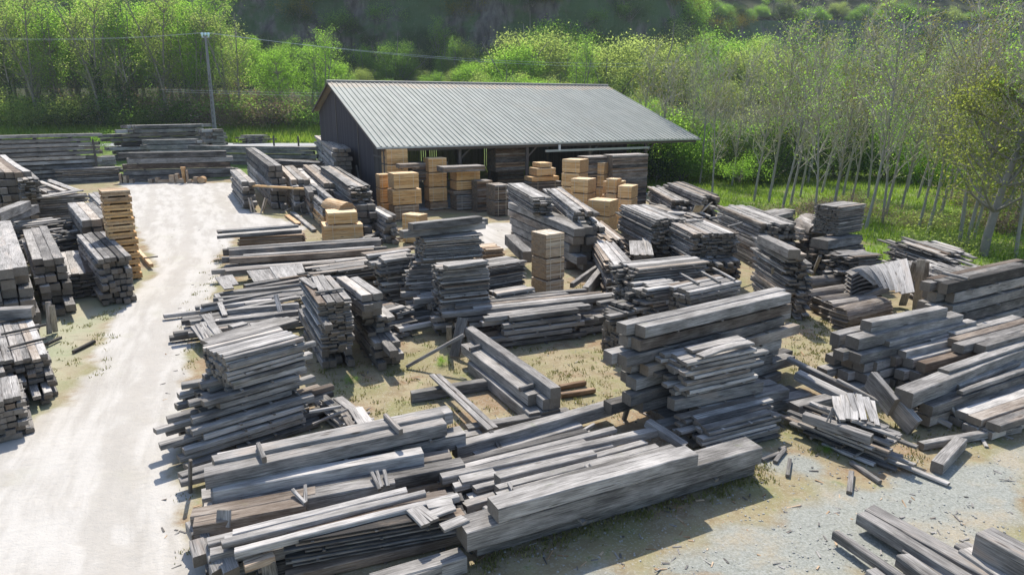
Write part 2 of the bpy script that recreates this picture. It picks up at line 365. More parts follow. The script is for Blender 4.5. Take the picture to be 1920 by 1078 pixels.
S('brown short boards near the bright yard', (907,468), (944,465), 1.2, 1.2, .05, .18, .01, jit=.05, hue=.35, tone=.55, s='b')
E('squat beam end near the brown boards', (946,440), (980,472), 1.0, .5, .5, tone=.5)
S('long row behind the twin beams', (872,584), (1138,556), 1.0, 1.2, .2, .26, .03, jit=.5, drop=.6, tone=.53)
S('front of the long row', (930,600), (1105,578), .95, .7, .19, .25, .03, jit=.35, drop=.5, tone=.5)
S('right wing of the long row', (1060,606), (1165,590), .55, 1.0, .2, .28, .04, jit=.4, tone=.58)
S('two small planks behind the long row', (925,552), (1003,540), 1.15, .6, .12, .3, .02, jit=.12, tone=.64)
P('board standing against the front plank stack', (842,612,1.0), (843,650,.1), .16, .06, 'sawn_plank', tone=.55)
P('wide board leaning behind the twin beams', (868,596,1.1), (852,668,.05), .35, .08, 'sawn_plank', tone=.42)
P('long stick leaning on the twin beams', (762,688,.05), (870,628,1.0), .09, .09, 'sawn_plank', tone=.55)
# twin beams on the bare ground
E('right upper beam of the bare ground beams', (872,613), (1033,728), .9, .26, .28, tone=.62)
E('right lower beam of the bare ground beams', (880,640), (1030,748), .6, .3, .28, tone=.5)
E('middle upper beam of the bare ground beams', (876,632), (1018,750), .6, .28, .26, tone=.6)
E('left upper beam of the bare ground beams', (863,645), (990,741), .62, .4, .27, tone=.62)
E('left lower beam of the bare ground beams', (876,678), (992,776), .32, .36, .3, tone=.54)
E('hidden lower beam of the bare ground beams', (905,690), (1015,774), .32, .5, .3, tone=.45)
P('far cross stick on the bare ground beams', (881,655,.68), (902,648,.68), .08, .1, 'spacer_stick', tone=.45)
P('near cross stick on the bare ground beams', (974,730,.68), (1001,722,.68), .08, .1, 'spacer_stick', tone=.5)
E('bowed beam lying under the leaning laths', (773,738), (916,714), .27, .24, .26, tone=.5)
P('left of two long laths lying over beams', (810,703,.4), (920,806,.4), .14, .06, 'sawn_plank', tone=.65)
P('right of two long laths lying over beams', (822,703,.36), (930,803,.36), .12, .06, 'sawn_plank', tone=.6)
P('dark lath hanging from the two long laths', (920,808,.45), (949,862,.1), .1, .05, 'sawn_plank', tone=.25)
E('far short board on the dry grass', (1052,724), (1100,715), .14, .14, .12, hue=.3, tone=.2)
E('near short board on the dry grass', (1054,739), (1117,729), .14, .14, .12, hue=.3, tone=.2)
E('beam half hidden behind the long ground beam', (878,803), (1070,770), .26, .26, .24, tone=.45)
E('long ground beam bowed before the bare patch', (858,838), (1149,757), .45, .28, .3, tone=.58)
E('shorter ground beam before the bare patch', (896,855), (1093,797), .26, .26, .24, tone=.56)
E('pale plank end under the hanging lath', (806,833), (905,812), .2, .3, .1, tone=.68)
P('stick leaning over the ground beam end', (1076,818,.35), (1114,796,.3), .08, .08, 'spacer_stick', tone=.6)
P('pale offcut plank by the ground beam end', (1092,806,.1), (1112,823,.1), .2, .06, 'sawn_plank', tone=.68)
P('tiny stick beside the long plank rows', (1130,806,.1), (1148,818,.05), .05, .05, 'spacer_stick', tone=.7)
# big ragged stack beside the track
S('big ragged stack beside the track', (424,672), (571,633), 2.05, 1.15, .105, .13, .012, z0=1.42, jit=.03, tone=.6)
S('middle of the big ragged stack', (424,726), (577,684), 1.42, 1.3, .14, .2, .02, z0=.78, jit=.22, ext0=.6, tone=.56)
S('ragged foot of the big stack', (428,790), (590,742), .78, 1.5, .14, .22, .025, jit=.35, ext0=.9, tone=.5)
E('long beam edging the big ragged stack', (430,683), (592,640), 1.92, .14, .12, tone=.64)
for i, (a, b, z) in enumerate((((340,722),(430,706),1.3), ((356,756),(440,735),1.2), ((316,786),(372,770),.9), ((302,836),(400,806),.6), ((352,842),(420,822),.45), ((340,893),(420,868),.35), ((338,905),(400,890),.3), ((352,808),(400,795),.7), ((352,875),(420,850),.25))):
    E(f'{ORD[i]} stub end reaching over the track from ragged stack', a, b, z, .22, .11, tone=.5)
P('thin post standing at the foot of ragged stack', (357,862,.8), (357,925,.0), .06, .06, 'spacer_stick', tone=.35)
S('loose scaffold boards right of ragged stack', (592,745), (655,795), .45, .5, .1, .22, .06, s='r', jit=.3, tone=.66)
S('three pale boards by the bare ground', (636,770), (662,812), .5, .55, .06, .2, .04, s='r', jit=.1, tone=.72)
P('first stick crossing the scaffold boards', (580,772,.7), (640,762,.7), .07, .06, 'spacer_stick', tone=.6)
P('second stick crossing the scaffold boards', (586,795,.5), (650,768,.6), .06, .05, 'spacer_stick', tone=.55)
# foreground rows
S('broad foreground row', (400,889), (848,790), .98, .8, .34, .36, .04, jit=.15, tone=.57)
E('lower front beam of the broad foreground row', (560,880), (874,812), .66, .4, .32, tone=.55)
E('rear thin beam of the broad foreground row', (400,866), (834,776), 1.03, .3, .2, tone=.6)
P('dark batten lying on the broad foreground row', (722,780,1.08), (752,810,1.05), .09, .13, 'spacer_stick', tone=.5)
P('short batten lying at the shaded row end', (484,834,1.1), (496,862,1.05), .08, .12, 'spacer_stick', tone=.5)
S('second foreground row', (396,922), (798,849), .74, .32, .3, .32, .05, jit=.06, tone=.62)
E('squared beam end of the second foreground row', (395,921), (470,905), .72, .5, .33, tone=.6)
S('third foreground row', (470,947), (890,868), .55, .7, .27, .3, .03, jit=.25, drop=1.0, tone=.6)
E('beam stub leading the third foreground row', (523,945), (742,905), .6, .3, .24, tone=.64)
S('fourth foreground row', (376,985), (560,950), .62, .6, .3, .3, .02, jit=.12, tone=.62)
E('first sunlit plank of the long foreground four', (437,1002), (765,920), .72, .16, .12, tone=.74)
E('second sunlit plank of the long foreground four', (421,1012), (790,928), .7, .14, .12, tone=.66)
E('third sunlit plank of the long foreground four', (415,1020), (800,924), .74, .14, .1, tone=.78)
E('fourth sunlit plank of the long foreground four', (440,1036), (862,930), .74, .15, .12, tone=.78)
S('bedding beams below the sunlit four', (440,1050), (700,985), .55, .7, .24, .26, .03, jit=.3, drop=.6, tone=.5)
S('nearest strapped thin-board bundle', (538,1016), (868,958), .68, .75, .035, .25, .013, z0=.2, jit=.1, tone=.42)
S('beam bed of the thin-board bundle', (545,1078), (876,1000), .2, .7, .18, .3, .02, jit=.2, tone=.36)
for i, (a, b, w) in enumerate((((770,955),(798,985),.16), ((782,950),(815,976),.16), ((806,966),(852,950),.2), ((828,990),(872,972),.22), ((800,948),(848,940),.25))):
    P(f'{ORD[i]} pale board scattered on the thin-board bundle end', (*a, .72), (*b, .72), w, .05, 'sawn_plank', tone=.68)
for i, (a, b) in enumerate((((697,886),(712,918)), ((706,884),(716,914)), ((720,882),(728,912)), ((548,918),(572,944)), ((572,910),(573,942)))):
    P(f'{ORD[i]} short stick lying across the foreground rows', (*a, .7), (*b, .62), .06, .06, 'spacer_stick', tone=.66)
P('square board standing by the fourth row', (420,955,.75), (419,985,.5), .24, .05, 'sawn_plank', tone=.66)
for i, (a, b, w) in enumerate((((382,960),(395,985),.18), ((360,985),(372,1010),.2), ((370,1020),(378,1050),.22), ((405,1060),(412,1075),.24), ((424,1050),(436,1078),.24), ((383,1005),(402,1060),.14))):
    P(f'{ORD[i]} squared bearer end at the near left corner', (*a, .35), (*b, .3), w, .22, 'sawn_plank', tone=.6)
P('left pale post under the thin-board bundle', (496,1050,.5), (500,1078,.1), .12, .06, 'sawn_plank', tone=.62)
P('right pale post under the thin-board bundle', (508,1052,.5), (514,1078,.1), .12, .06, 'sawn_plank', tone=.62)
E('rough log slab near the bottom stack', (460,1062), (516,1042), .58, .18, .12, hue=.3, tone=.7)
E('nearest beam at the bottom edge', (700,1096), (874,1044), .32, .3, .3, tone=.6)
E('second nearest beam at the bottom edge', (690,1110), (830,1060), .3, .3, .3, tone=.64)
S('long plank rows beyond the giant beams', (872,922), (1190,836), .45, 1.2, .12, .2, .03, jit=.35, drop=.8, tone=.6)
E('rearmost long plank beyond the giant beams', (830,896), (1235,806), .52, .2, .16, tone=.62)
E('thick plank end beyond the giant beams', (937,897), (1120,851), .62, .22, .2, tone=.66)
E('long mid plank beyond the giant beams', (936,917), (1238,838), .58, .18, .16, tone=.62)
E('split plank beyond the giant beams', (938,933), (1115,884), .56, .2, .14, tone=.66)
E('left stub plank before the giant beams', (868,905), (934,891), .5, .3, .14, tone=.66)
E('lower stub plank before the giant beams', (874,950), (934,932), .42, .22, .14, tone=.66)
E('short plank near the giant beams top', (1118,878), (1188,860), .6, .18, .12, tone=.66)
P('first pale stick across the long plank rows', (1098,873,.62), (1112,886,.6), .05, .05, 'spacer_stick', tone=.72)
P('second pale stick across the long plank rows', (1106,870,.62), (1122,884,.6), .05, .05, 'spacer_stick', tone=.72)
P('third pale stick across the long plank rows', (954,906,.62), (962,920,.6), .06, .05, 'spacer_stick', tone=.72)
P('pale bearer jutting under the topmost giant beam', (908,952,.66), (925,968,.62), .09, .09, 'spacer_stick', tone=.7)
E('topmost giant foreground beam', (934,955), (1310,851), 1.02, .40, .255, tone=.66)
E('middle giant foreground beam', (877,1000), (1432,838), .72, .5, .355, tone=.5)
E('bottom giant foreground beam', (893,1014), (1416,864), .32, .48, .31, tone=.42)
E('rear middle giant foreground beam', (1000,958), (1310,866), .68, .8, .3, tone=.52)
P('near bearer stub under the giant beams', (1082,968,.33), (1096,980,.31), .09, .06, 'spacer_stick', tone=.45)
P('far bearer stub under the giant beams', (1330,888,.33), (1344,900,.31), .09, .06, 'spacer_stick', tone=.6)
# right of centre: the wall of beams
S('great wall of beams right of centre', (1207,614), (1487,549), 2.42, .66, .29, .33, .025, jit=.28, lowjit=.12, tone=.53)
S('plank pile leaning against the great wall', (1287,681), (1424,652), 1.78, .85, .09, .24, .015, z0=.92, jit=.12, drop=.3, tone=.6)
S('long beams at the great wall foot', (1270,770), (1506,722), .62, .7, .28, .34, .03, jit=.2, tone=.55)
S('upper beams at the great wall foot', (1282,746), (1440,712), .92, .5, .27, .3, .02, z0=.62, jit=.12, tone=.55)
S('stepped plank stack near the gravel', (1330,806), (1470,770), .62, .85, .085, .2, .012, jit=.14, drop=.5, tone=.58)
P('beam crossing before the stepped plank stack', (1214,792,.55), (1285,838,.3), .2, .16, 'sawn_plank', tone=.56)
P('stick leaning on the great wall end', (1187,733,.85), (1170,786,.0), .1, .07, 'sawn_plank', tone=.45)
P('upper loose board on the leaning plank pile', (1290,656,1.86), (1390,634,1.86), .3, .06, 'sawn_plank', tone=.7)
P('bowed loose board on the leaning plank pile', (1312,668,1.88), (1408,642,1.88), .24, .06, 'sawn_plank', tone=.72, bow=.05)
S('tall dark planks behind the great wall', (1190,506), (1324,492), 2.35, 1.1, .075, .2, .012, jit=.08, drop=.5, ext0=.25, tone=.52)
S('brown planks before the tall dark ones', (1222,542), (1290,532), 2.05, .9, .085, .22, .015, jit=.15, tone=.48)
S('strapped stack with three top battens', (1295,548), (1392,527), 2.05, .95, .13, .2, .015, jit=.05, tone=.58)
for i, (a, b) in enumerate((((1274,512),(1310,532)), ((1312,508),(1350,529)), ((1337,503),(1378,525)))):
    P(f'{ORD[i]} batten across the strapped three-batten stack', (*a, 2.1), (*b, 2.1), .07, .06, 'spacer_stick', tone=.62)
S('dark pile at the great wall left end', (1168,580), (1208,572), 1.5, 1.0, .12, .24, .03, jit=.2, tone=.45, z0=.8)
S('dark end-grain block left of great wall', (1166,602), (1206,594), 1.1, .9, .1, .16, .01, jit=.04, tone=.4)
# behind the centre
S('thick beams behind the grey tower', (951,378), (1074,428), 1.95, 1.05, .42, .48, .02, s='r', jit=.12, lowjit=.4, tone=.55)
S('bright boards on the thick beams', (951,344), (1000,372), 2.75, .95, .055, .3, .012, z0=1.95, s='r', jit=.2, tone=.6)
S('dark mixed stack behind the bright boards', (1022,352), (1078,395), 2.5, 1.0, .13, .26, .03, s='r', jit=.35, tone=.55)
S('lower planks right of the thick beams', (1072,395), (1100,425), 1.7, .8, .28, .3, .03, s='r', jit=.3, tone=.52)
S('slipping brown planks beside the grey tower', (1100,432), (1136,490), 1.3, .6, .05, .18, .02, s='r', jit=.3, tone=.55, hue=.12)
S('square-ended plank stack in mid yard', (1118,452), (1150,496), 1.35, .75, .07, .2, .012, s='r', jit=.15, tone=.56)
S('leaning brown slats near the fresh packs', (1098,418), (1130,446), 1.4, 1.0, .05, .18, .03, s='r', jit=.4, tone=.58, hue=.15)
E('left of two short beams pointing away', (1076,531), (1128,494), .5, .16, .2, tone=.62)
E('right of two short beams pointing away', (1104,538), (1139,494), .55, .25, .5, tone=.56)
for i in range(6):
    P(f'{ORD[i]} pale board from left in the upright bundle', (1186+i*7,478+(i%2),.95), (1184+i*6.2,452-(i==4)*5,1.25), .21, .05, 'sawn_plank', tone=.72)
S('block beneath the upright pale bundle', (1186,480), (1226,478), .9, .9, .1, .2, .02, jit=.1, tone=.45)
S('wedge of planks by the fresh packs', (1162,384), (1226,412), 2.25, 1.3, .08, .22, .012, s='r', jit=.15, tone=.52, z0=1.3)
S('wedge foot by the fresh packs', (1160,418), (1222,452), 1.3, 1.3, .1, .24, .015, s='r', jit=.2, tone=.48)
S('broad plank stack right of the wedge', (1240,410), (1297,438), 2.1, 1.9, .07, .22, .012, s='r', jit=.12, tone=.52, z0=1.1)
S('foot of the broad plank stack', (1240,448), (1296,490), 1.1, 2.0, .1, .22, .015, s='r', jit=.2, tone=.46)
for i, (a, b) in enumerate((((1250,402),(1282,402)), ((1286,416),(1318,413)), ((1330,410),(1352,406)), ((1364,425),(1392,418)))):
    P(f'{ORD[i]} batten lying on the broad plank stack', (*a, 2.16), (*b, 2.16), .08, .07, 'spacer_stick', tone=.5)
S('dark plank stack with striped top', (1344,385), (1432,420), 2.1, 1.6, .15, .22, .02, s='r', jit=.25, tone=.52)
S('beam ends right of the striped stack', (1450,406), (1494,396), 2.0, 1.2, .26, .3, .06, jit=.25, tone=.56)
S('rear stack against the meadow', (1246,340), (1308,366), 2.0, 1.3, .2, .26, .05, s='r', jit=.5, tone=.5)
S('low boards behind the fresh packs', (1216,350), (1262,376), 1.5, 1.2, .14, .26, .04, s='r', jit=.4, tone=.58)
S('jumbled boards behind the striped stack', (1215,385), (1290,408), .9, 1.8, .06, .2, .03, s='r', jit=.6, tone=.6)
for i, (a, b) in enumerate((((1252,398,1.6),(1286,400,1.6)), ((1312,398,1.5),(1332,406,1.3)), ((1318,396,1.4),(1334,380,1.9)), ((1306,398,1.3),(1312,384,1.9)))):
    P(f'{ORD[i]} white board lying before the striped stack', a, b, .45, .05, 'sawn_plank', tone=.78)
# right: leaning block, tower, boules
S('stack held by upright posts', (1418,442), (1478,474), 2.25, .55, .1, .22, .012, s='r', jit=.2, tone=.52, z0=.0)
E('thick beam topping the post-held stack', (1420,441), (1478,468), 2.5, .42, .3, tone=.56)
S('small stack right of the posts', (1482,482), (1500,496), 1.9, .4, .07, .2, .012, s='r', jit=.2, tone=.55)
for i, (a, b, w) in enumerate((((1472,488,1.7),(1478,548,.1),.1), ((1484,498,1.6),(1488,556,.1),.16), ((1492,486,1.8),(1501,600,.0),.07), ((1452,502,1.5),(1452,560,.1),.2))):
    P(f'{ORD[i]} upright board holding the post-held stack', a, b, w, .05, 'sawn_plank', tone=.6)
S('lower part of the plank tower', (1552,458), (1620,446), 1.35, 1.5, .14, .24, .015, jit=.15, tone=.42)
S('upper part of the plank tower', (1576,389), (1623,382), 2.95, 1.15, .045, .16, .01, z0=1.75, jit=.03, tone=.5)
E('left beam dividing the plank tower', (1553,452), (1617,441), 1.72, .4, .36, tone=.52)
E('right beam dividing the plank tower', (1536,449), (1600,439), 1.72, .38, .34, tone=.5)
P('post leaning on the plank tower', (1538,480,1.3), (1524,514,.1), .12, .08, 'sawn_plank', tone=.6)
S('dark boards right of the plank tower', (1600,482), (1652,478), 1.4, 1.2, .04, .2, .012, jit=.2, tone=.5)
S('jumbled lath stack against the meadow', (1674,448), (1742,470), 1.5, 1.6, .07, .18, .04, s='r', jit=.5, tone=.52)
S('wide lath bundle by the meadow', (1738,500), (1800,520), 1.35, 2.0, .035, .12, .012, s='r', jit=.15, tone=.55)
S('second lath bundle by the meadow', (1690,490), (1758,520), 1.2, 1.4, .03, .12, .015, s='r', jit=.25, tone=.62)
P('left of two tall pale boards propped upright', (1727,487,2.2), (1717,582,.05), .24, .05, 'sawn_plank', tone=.72)
P('right of two tall pale boards propped upright', (1737,490,2.1), (1730,580,.05), .2, .05, 'sawn_plank', tone=.6)
P('slanting board behind the propped upright pair', (1718,492,2.0), (1692,572,.1), .24, .06, 'sawn_plank', tone=.64)
P('short board leaning right of the propped pair', (1736,555,.9), (1744,590,.05), .2, .06, 'sawn_plank', tone=.64)
P('thick beam lying under the curved boards', (1604,562,.35), (1680,530,.8), .3, .24, tone=.6)
S('big dark beams at the right edge', (1790,531), (1960,492), 2.1, .84, .36, .28, .03, jit=.25, tone=.55)
E('beam stub leading the right edge beams', (1745,531), (1850,508), 2.05, .28, .26, tone=.6)
P('thin pole lying on the right edge beams', (1768,512,2.2), (1816,523,2.2), .1, .08, 'spacer_stick', tone=.5)
E('topmost beam of the ragged right stack', (1635,605), (1777,577), 1.72, .3, .28, tone=.58)
E('second beam of the ragged right stack', (1612,636), (1809,590), 1.45, .4, .3, tone=.56)
S('ragged right stack', (1614,668), (1800,622), 1.12, 1.0, .27, .34, .03, jit=.3, drop=.6, lowjit=.3, tone=.53)
E('left stub of the ragged right stack', (1576,628), (1640,613), 1.4, .3, .36, tone=.58)
E('third beam of the ragged right stack', (1668,641), (1832,602), 1.25, .28, .24, tone=.6)
E('fourth beam of the ragged right stack', (1704,645), (1832,614), 1.1, .2, .16, tone=.66)
E('fifth beam of the ragged right stack', (1700,660), (1862,618), 1.05, .22, .2, tone=.66)
E('low stub of the ragged right stack', (1646,680), (1690,664), .85, .3, .24, tone=.62)
S('mid right beams behind the thick pair', (1735,680), (1850,650), .9, .8, .26, .3, .03, jit=.25, tone=.5)
S('far right beams above the thick pair', (1850,650), (1990,610), 1.15, 1.2, .28, .34, .03, jit=.3, tone=.56)
E('thick pair upper beam at the right', (1714,738), (1960,640), .95, .42, .36, tone=.58)
E('thin board on the thick pair beam', (1780,696), (1960,634), 1.03, .26, .07, tone=.62)
S('right beams under the thick pair', (1758,758), (1990,680), .62, 1.0, .26, .34, .04, jit=.25, tone=.55)
E('pale lath on the right lower beams', (1800,722), (1915,678), .74, .16, .1, tone=.7)
E('second pale lath on right lower beams', (1806,734), (1930,692), .72, .14, .1, tone=.66)
S('flat broad stack at the right edge', (1880,797), (2010,752), .42, 1.6, .18, .3, .02, jit=.08, tone=.62)
P('bent thick beam upper half near scrap heap', (1632,712,.8), (1676,764,.5), .16, .5, 'timber_beam', tone=.6)
P('bent thick beam lower half near scrap heap', (1676,758,.5), (1715,802,.2), .16, .5, 'timber_beam', tone=.66)
P('long pole right of the bent beam', (1672,745,.45), (1784,798,.1), .1, .09, 'sawn_plank', tone=.62)
P('long pole behind the scrap heap', (1570,712,.6), (1672,766,.4), .08, .08, 'sawn_plank', tone=.65)
P('upper long plank sloping behind the scrap heap', (1478,672,.7), (1600,732,.4), .16, .1, 'sawn_plank', tone=.62)
P('lower long plank sloping behind the scrap heap', (1494,702,.6), (1590,750,.4), .3, .2, 'timber_beam', tone=.62)
P('third long plank sloping behind the scrap heap', (1500,690,.5), (1610,745,.3), .14, .08, 'sawn_plank', tone=.66)
E('beam end poking from the great wall foot', (1498,762), (1580,742), .45, .3, .28, tone=.52)
P('beam lying on the gravel before right stacks', (1726,836,.1), (1910,803,.1), .16, .16, 'timber_beam', tone=.62)
P('short square beam lying alone on gravel', (1756,877,.13), (1800,829,.13), .24, .24, 'timber_beam', tone=.6)
P('thin pale stick near the right gravel beam', (1780,755,.5), (1806,800,.05), .06, .06, 'spacer_stick', tone=.66)
P('curved pale stick by the right gravel beam', (1836,815,.03), (1850,838,.03), .08, .05, 'spacer_stick', tone=.75)
# scrap heap
S('scrap heap base near the gravel', (1506,782), (1636,832), .5, .9, .07, .13, .025, s='r', jit=.25, lowjit=.2, tone=.56)
E('long beam fronting the scrap heap', (1504,775), (1632,818), .66, .2, .2, tone=.56)
for i, (a, b, w) in enumerate((((1594,738),(1611,784),.16), ((1610,740),(1620,788),.13), ((1622,745),(1640,792),.16), ((1583,742),(1588,786),.18), ((1600,745),(1602,788),.14), ((1567,744),(1577,788),.18), ((1635,752),(1645,798),.1))):
    P(f'{ORD[i]} pale slat from left lying across the scrap heap', (*a, .95-.02*i), (*b, .72), w, .05, 'sawn_plank', tone=.82)
for i in range(16):
    x = 1520+i*7.5; y = 752+i*3.2
    P(f'{ordn(i)} thin grey lath in the scrap heap', (x,y+random.uniform(-4,4),.62+random.uniform(0,.1)), (x+random.uniform(50,80),y+random.uniform(16,30),.58+random.uniform(0,.1)), random.uniform(.06,.13), .05, 'sawn_plank', tone=.6+random.uniform(-.15,.15))
for i, (a, b) in enumerate((((1561,764),(1550,790)), ((1561,764),(1557,792)), ((1561,764),(1575,792)))):
    P(f'{ORD[i]} stick of the little tripod on the scrap heap', (*a, .95), (*b, .7), .03, .03, 'spacer_stick', tone=.6)
for i, (a, b, w) in enumerate((((1462,842),(1472,838),.07), ((1453,866),(1472,842),.09), ((1476,892),(1481,861),.08), ((1592,924),(1596,885),.1), ((1596,866),(1650,904),.1), ((1428,863),(1462,850),.1))):
    P(f'{ORD[i]} small stick from left lying on the gravel', (*a, .05), (*b, .05), w, w*.8, 'spacer_stick', tone=.45)
# bottom right
E('front long beam at the lower right', (1607,962), (1850,1110), .34, .22, .22, tone=.58)
E('back long plank at the lower right', (1620,954), (1900,1110), .3, .3, .2, tone=.68)
E('separate thin beam at the lower right', (1562,996), (1700,1090), .26, .14, .16, tone=.5)
E('first short beam at the lower right', (1682,1040), (1800,1130), .3, .24, .22, tone=.62)
E('second short beam at the lower right', (1690,1030), (1800,1108), .22, .2, .2, tone=.5)
E('third short beam at the lower right', (1624,1068), (1680,1110), .2, .2, .18, tone=.6)
E('far bearer beam at the lower right', (1790,1020), (1960,1130), .3, .3, .26, tone=.62)
E('sunken wide beam at the lower right', (1797,1030), (1960,1140), .36, .4, .16, tone=.64)
E('biggest beam at the lower right corner', (1830,998), (2000,1090), .75, .42, .42, tone=.55)
# ------------------------------------------------------------------ which boards show: a ray grid over every board
def box_pts(b):
    X, Y, Z = b.ex*(b.L/2), b.ey*(b.w/2), b.ez*(b.h/2)
    return [b.c + X*sx + Y*sy + Z*sz for sx in (-1, 1) for sy in (-1, 1) for sz in (-1, 1)]
BF = ((0,1,3,2),(4,6,7,5),(0,4,5,1),(2,3,7,6),(0,2,6,4),(1,5,7,3))
vv, ff = [], []
for b in POOL:
    n = len(vv); vv += box_pts(b); ff += [[n+i for i in f] for f in BF]
tree_b = BVHTree.FromPolygons(vv, ff)
eye = Vector((0, 0, CAMH))
for iy in range(0, 1078, 3):
    if iy < 220: continue
    for ix in range(0, 1920, 3):
        hit = tree_b.ray_cast(eye, ray(ix+1.5, iy+1.5).normalized())
        if hit[2] is not None: POOL[hit[2]//6].hits += 1
def board_mesh(name, b):
    """chamfered, slightly warped board in local coordinates, grain along x"""
    n = max(2, min(10, int(b.L/.7)+1)); c = min(.014, .16*min(b.w, b.h))
    hw, hh = b.w/2, b.h/2
    ring = [(hw-c, -hh), (hw, -hh+c), (hw, hh-c), (hw-c, hh), (-hw+c, hh), (-hw, hh-c), (-hw, -hh+c), (-hw+c, -hh)]
    V, F = [], []
    q0, q1 = random.uniform(-.02, .02)*min(1, b.w*4), random.uniform(-.02, .02)*min(1, b.w*4)
    wob = .004 + .012*min(b.w, b.h)
    for i in range(n+1):
        f = i/n; x = (f-.5)*b.L; z0 = b.bow*(1-(2*f-1)**2)
        dy = random.gauss(0, wob*.6); s = 1 - (random.random()*.03 if 0 < i < n else random.random()*.06)
        for y, z in ring:
            xx = x + (q0*y/b.w*2 if i == 0 else q1*y/b.w*2 if i == n else 0)
            V.append((xx, y*s+dy+random.gauss(0, wob*.25), z*s+z0+random.gauss(0, wob*.25)))
    for i in range(n):
        for j in range(8): F.append([i*8+j, i*8+(j+1) % 8, (i+1)*8+(j+1) % 8, (i+1)*8+j])
    ne = len(F); F.append(list(range(8))[::-1]); F.append([n*8+j for j in range(8)])
    off = (random.uniform(-50, 50), random.uniform(-50, 50), random.uniform(-50, 50))
    g = np.array(V) + np.array(off); rnd = random.random()
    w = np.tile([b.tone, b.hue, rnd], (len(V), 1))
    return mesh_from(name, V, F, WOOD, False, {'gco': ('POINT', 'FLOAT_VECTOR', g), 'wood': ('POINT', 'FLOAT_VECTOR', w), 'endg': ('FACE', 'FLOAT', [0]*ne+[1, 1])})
def mat4(b):
    M = Matrix.Identity(4)
    for i in range(3):
        M[i][0], M[i][1], M[i][2], M[i][3] = b.ex[i], b.ey[i], b.ez[i], b.c[i]
    return M
CAPS = {'timber_beam': 300, 'sawn_plank': 300, 'spacer_stick': 160}
CAT = {'timber_beam': 'beam', 'sawn_plank': 'plank', 'spacer_stick': 'stick'}
rest = []; used = {}
for kd, cap in CAPS.items():
    bs = sorted([b for b in POOL if b.kind == kd], key=lambda b: -b.hits)
    for i, b in enumerate(bs):
        if i < cap and b.hits >= 1:
            lb = b.label
            o = link(kd, board_mesh(kd, b)); o.matrix_world = mat4(b)
            o['label'] = lb; o['category'] = CAT[kd]; o['kind'] = 'thing'
            if b.group: o['group'] = b.group
        else: rest.append(b)
# the boards beyond the three hundred of each kind that show largest: one object
V = np.empty((len(rest)*8, 3)); G = np.empty((len(rest)*8, 3)); W = np.empty((len(rest)*8, 3))
F, EG = [], []
for i, b in enumerate(rest):
    V[i*8:i*8+8] = [tuple(p) for p in box_pts(b)]
    loc = [(sx*b.L/2, sy*b.w/2, sz*b.h/2) for sx in (-1, 1) for sy in (-1, 1) for sz in (-1, 1)]
    G[i*8:i*8+8] = np.array(loc) + RN.uniform(-50, 50, 3)
    W[i*8:i*8+8] = (b.tone, b.hue, random.random())
    F += [[i*8+k for k in f] for f in BF]; EG += [1, 1, 0, 0, 0, 0]
link('stacked_lumber', mesh_from('stacked_lumber', V, F, WOOD, False, {'gco': ('POINT', 'FLOAT_VECTOR', G), 'wood': ('POINT', 'FLOAT_VECTOR', W), 'endg': ('FACE', 'FLOAT', EG)}),
     kind='stuff', label='grey boards and sticks filling the insides of all the stacks')
print('boards', len(POOL), 'rest', len(rest), {k: sum(1 for b in POOL if b.kind == k and b.hits) for k in CAPS})
# ------------------------------------------------------------------ banded packs of short boards
STRAP = mat_plain('strap_band', (.62, .55, .42), .6, .1)
class WB:
    """boards in local space merged as one wood mesh (the pattern of a pack)"""
    def __init__(s): s.V = []; s.G = []; s.W = []; s.F = []; s.E = []
    def box(s, c, h, tone, hue, M=None, axis=0):
        n = len(s.V); off = RN.uniform(-50, 50, 3); r = random.random()
        for sx in (-1, 1):
            for sy in (-1, 1):
                for sz in (-1, 1):
                    p = Vector((sx*h[0], sy*h[1], sz*h[2])); l = (p.x, p.y, p.z) if axis == 0 else (p.y, p.x, p.z)
                    s.V.append(tuple(Vector(c) + (M @ p if M is not None else p))); s.G.append((l[0]+off[0], l[1]+off[1], l[2]+off[2])); s.W.append((tone, hue, r))
        s.F += [[n+i for i in f] for f in BF]
        s.E += [1, 1, 0, 0, 0, 0] if axis == 0 else [0, 0, 1, 1, 0, 0]
    def build(s, name, parent=None, loc=None):
        return link(name, mesh_from(name, s.V, s.F, WOOD, False, {'gco': ('POINT', 'FLOAT_VECTOR', s.G), 'wood': ('POINT', 'FLOAT_VECTOR', s.W), 'endg': ('FACE', 'FLOAT', s.E)}), parent, loc)
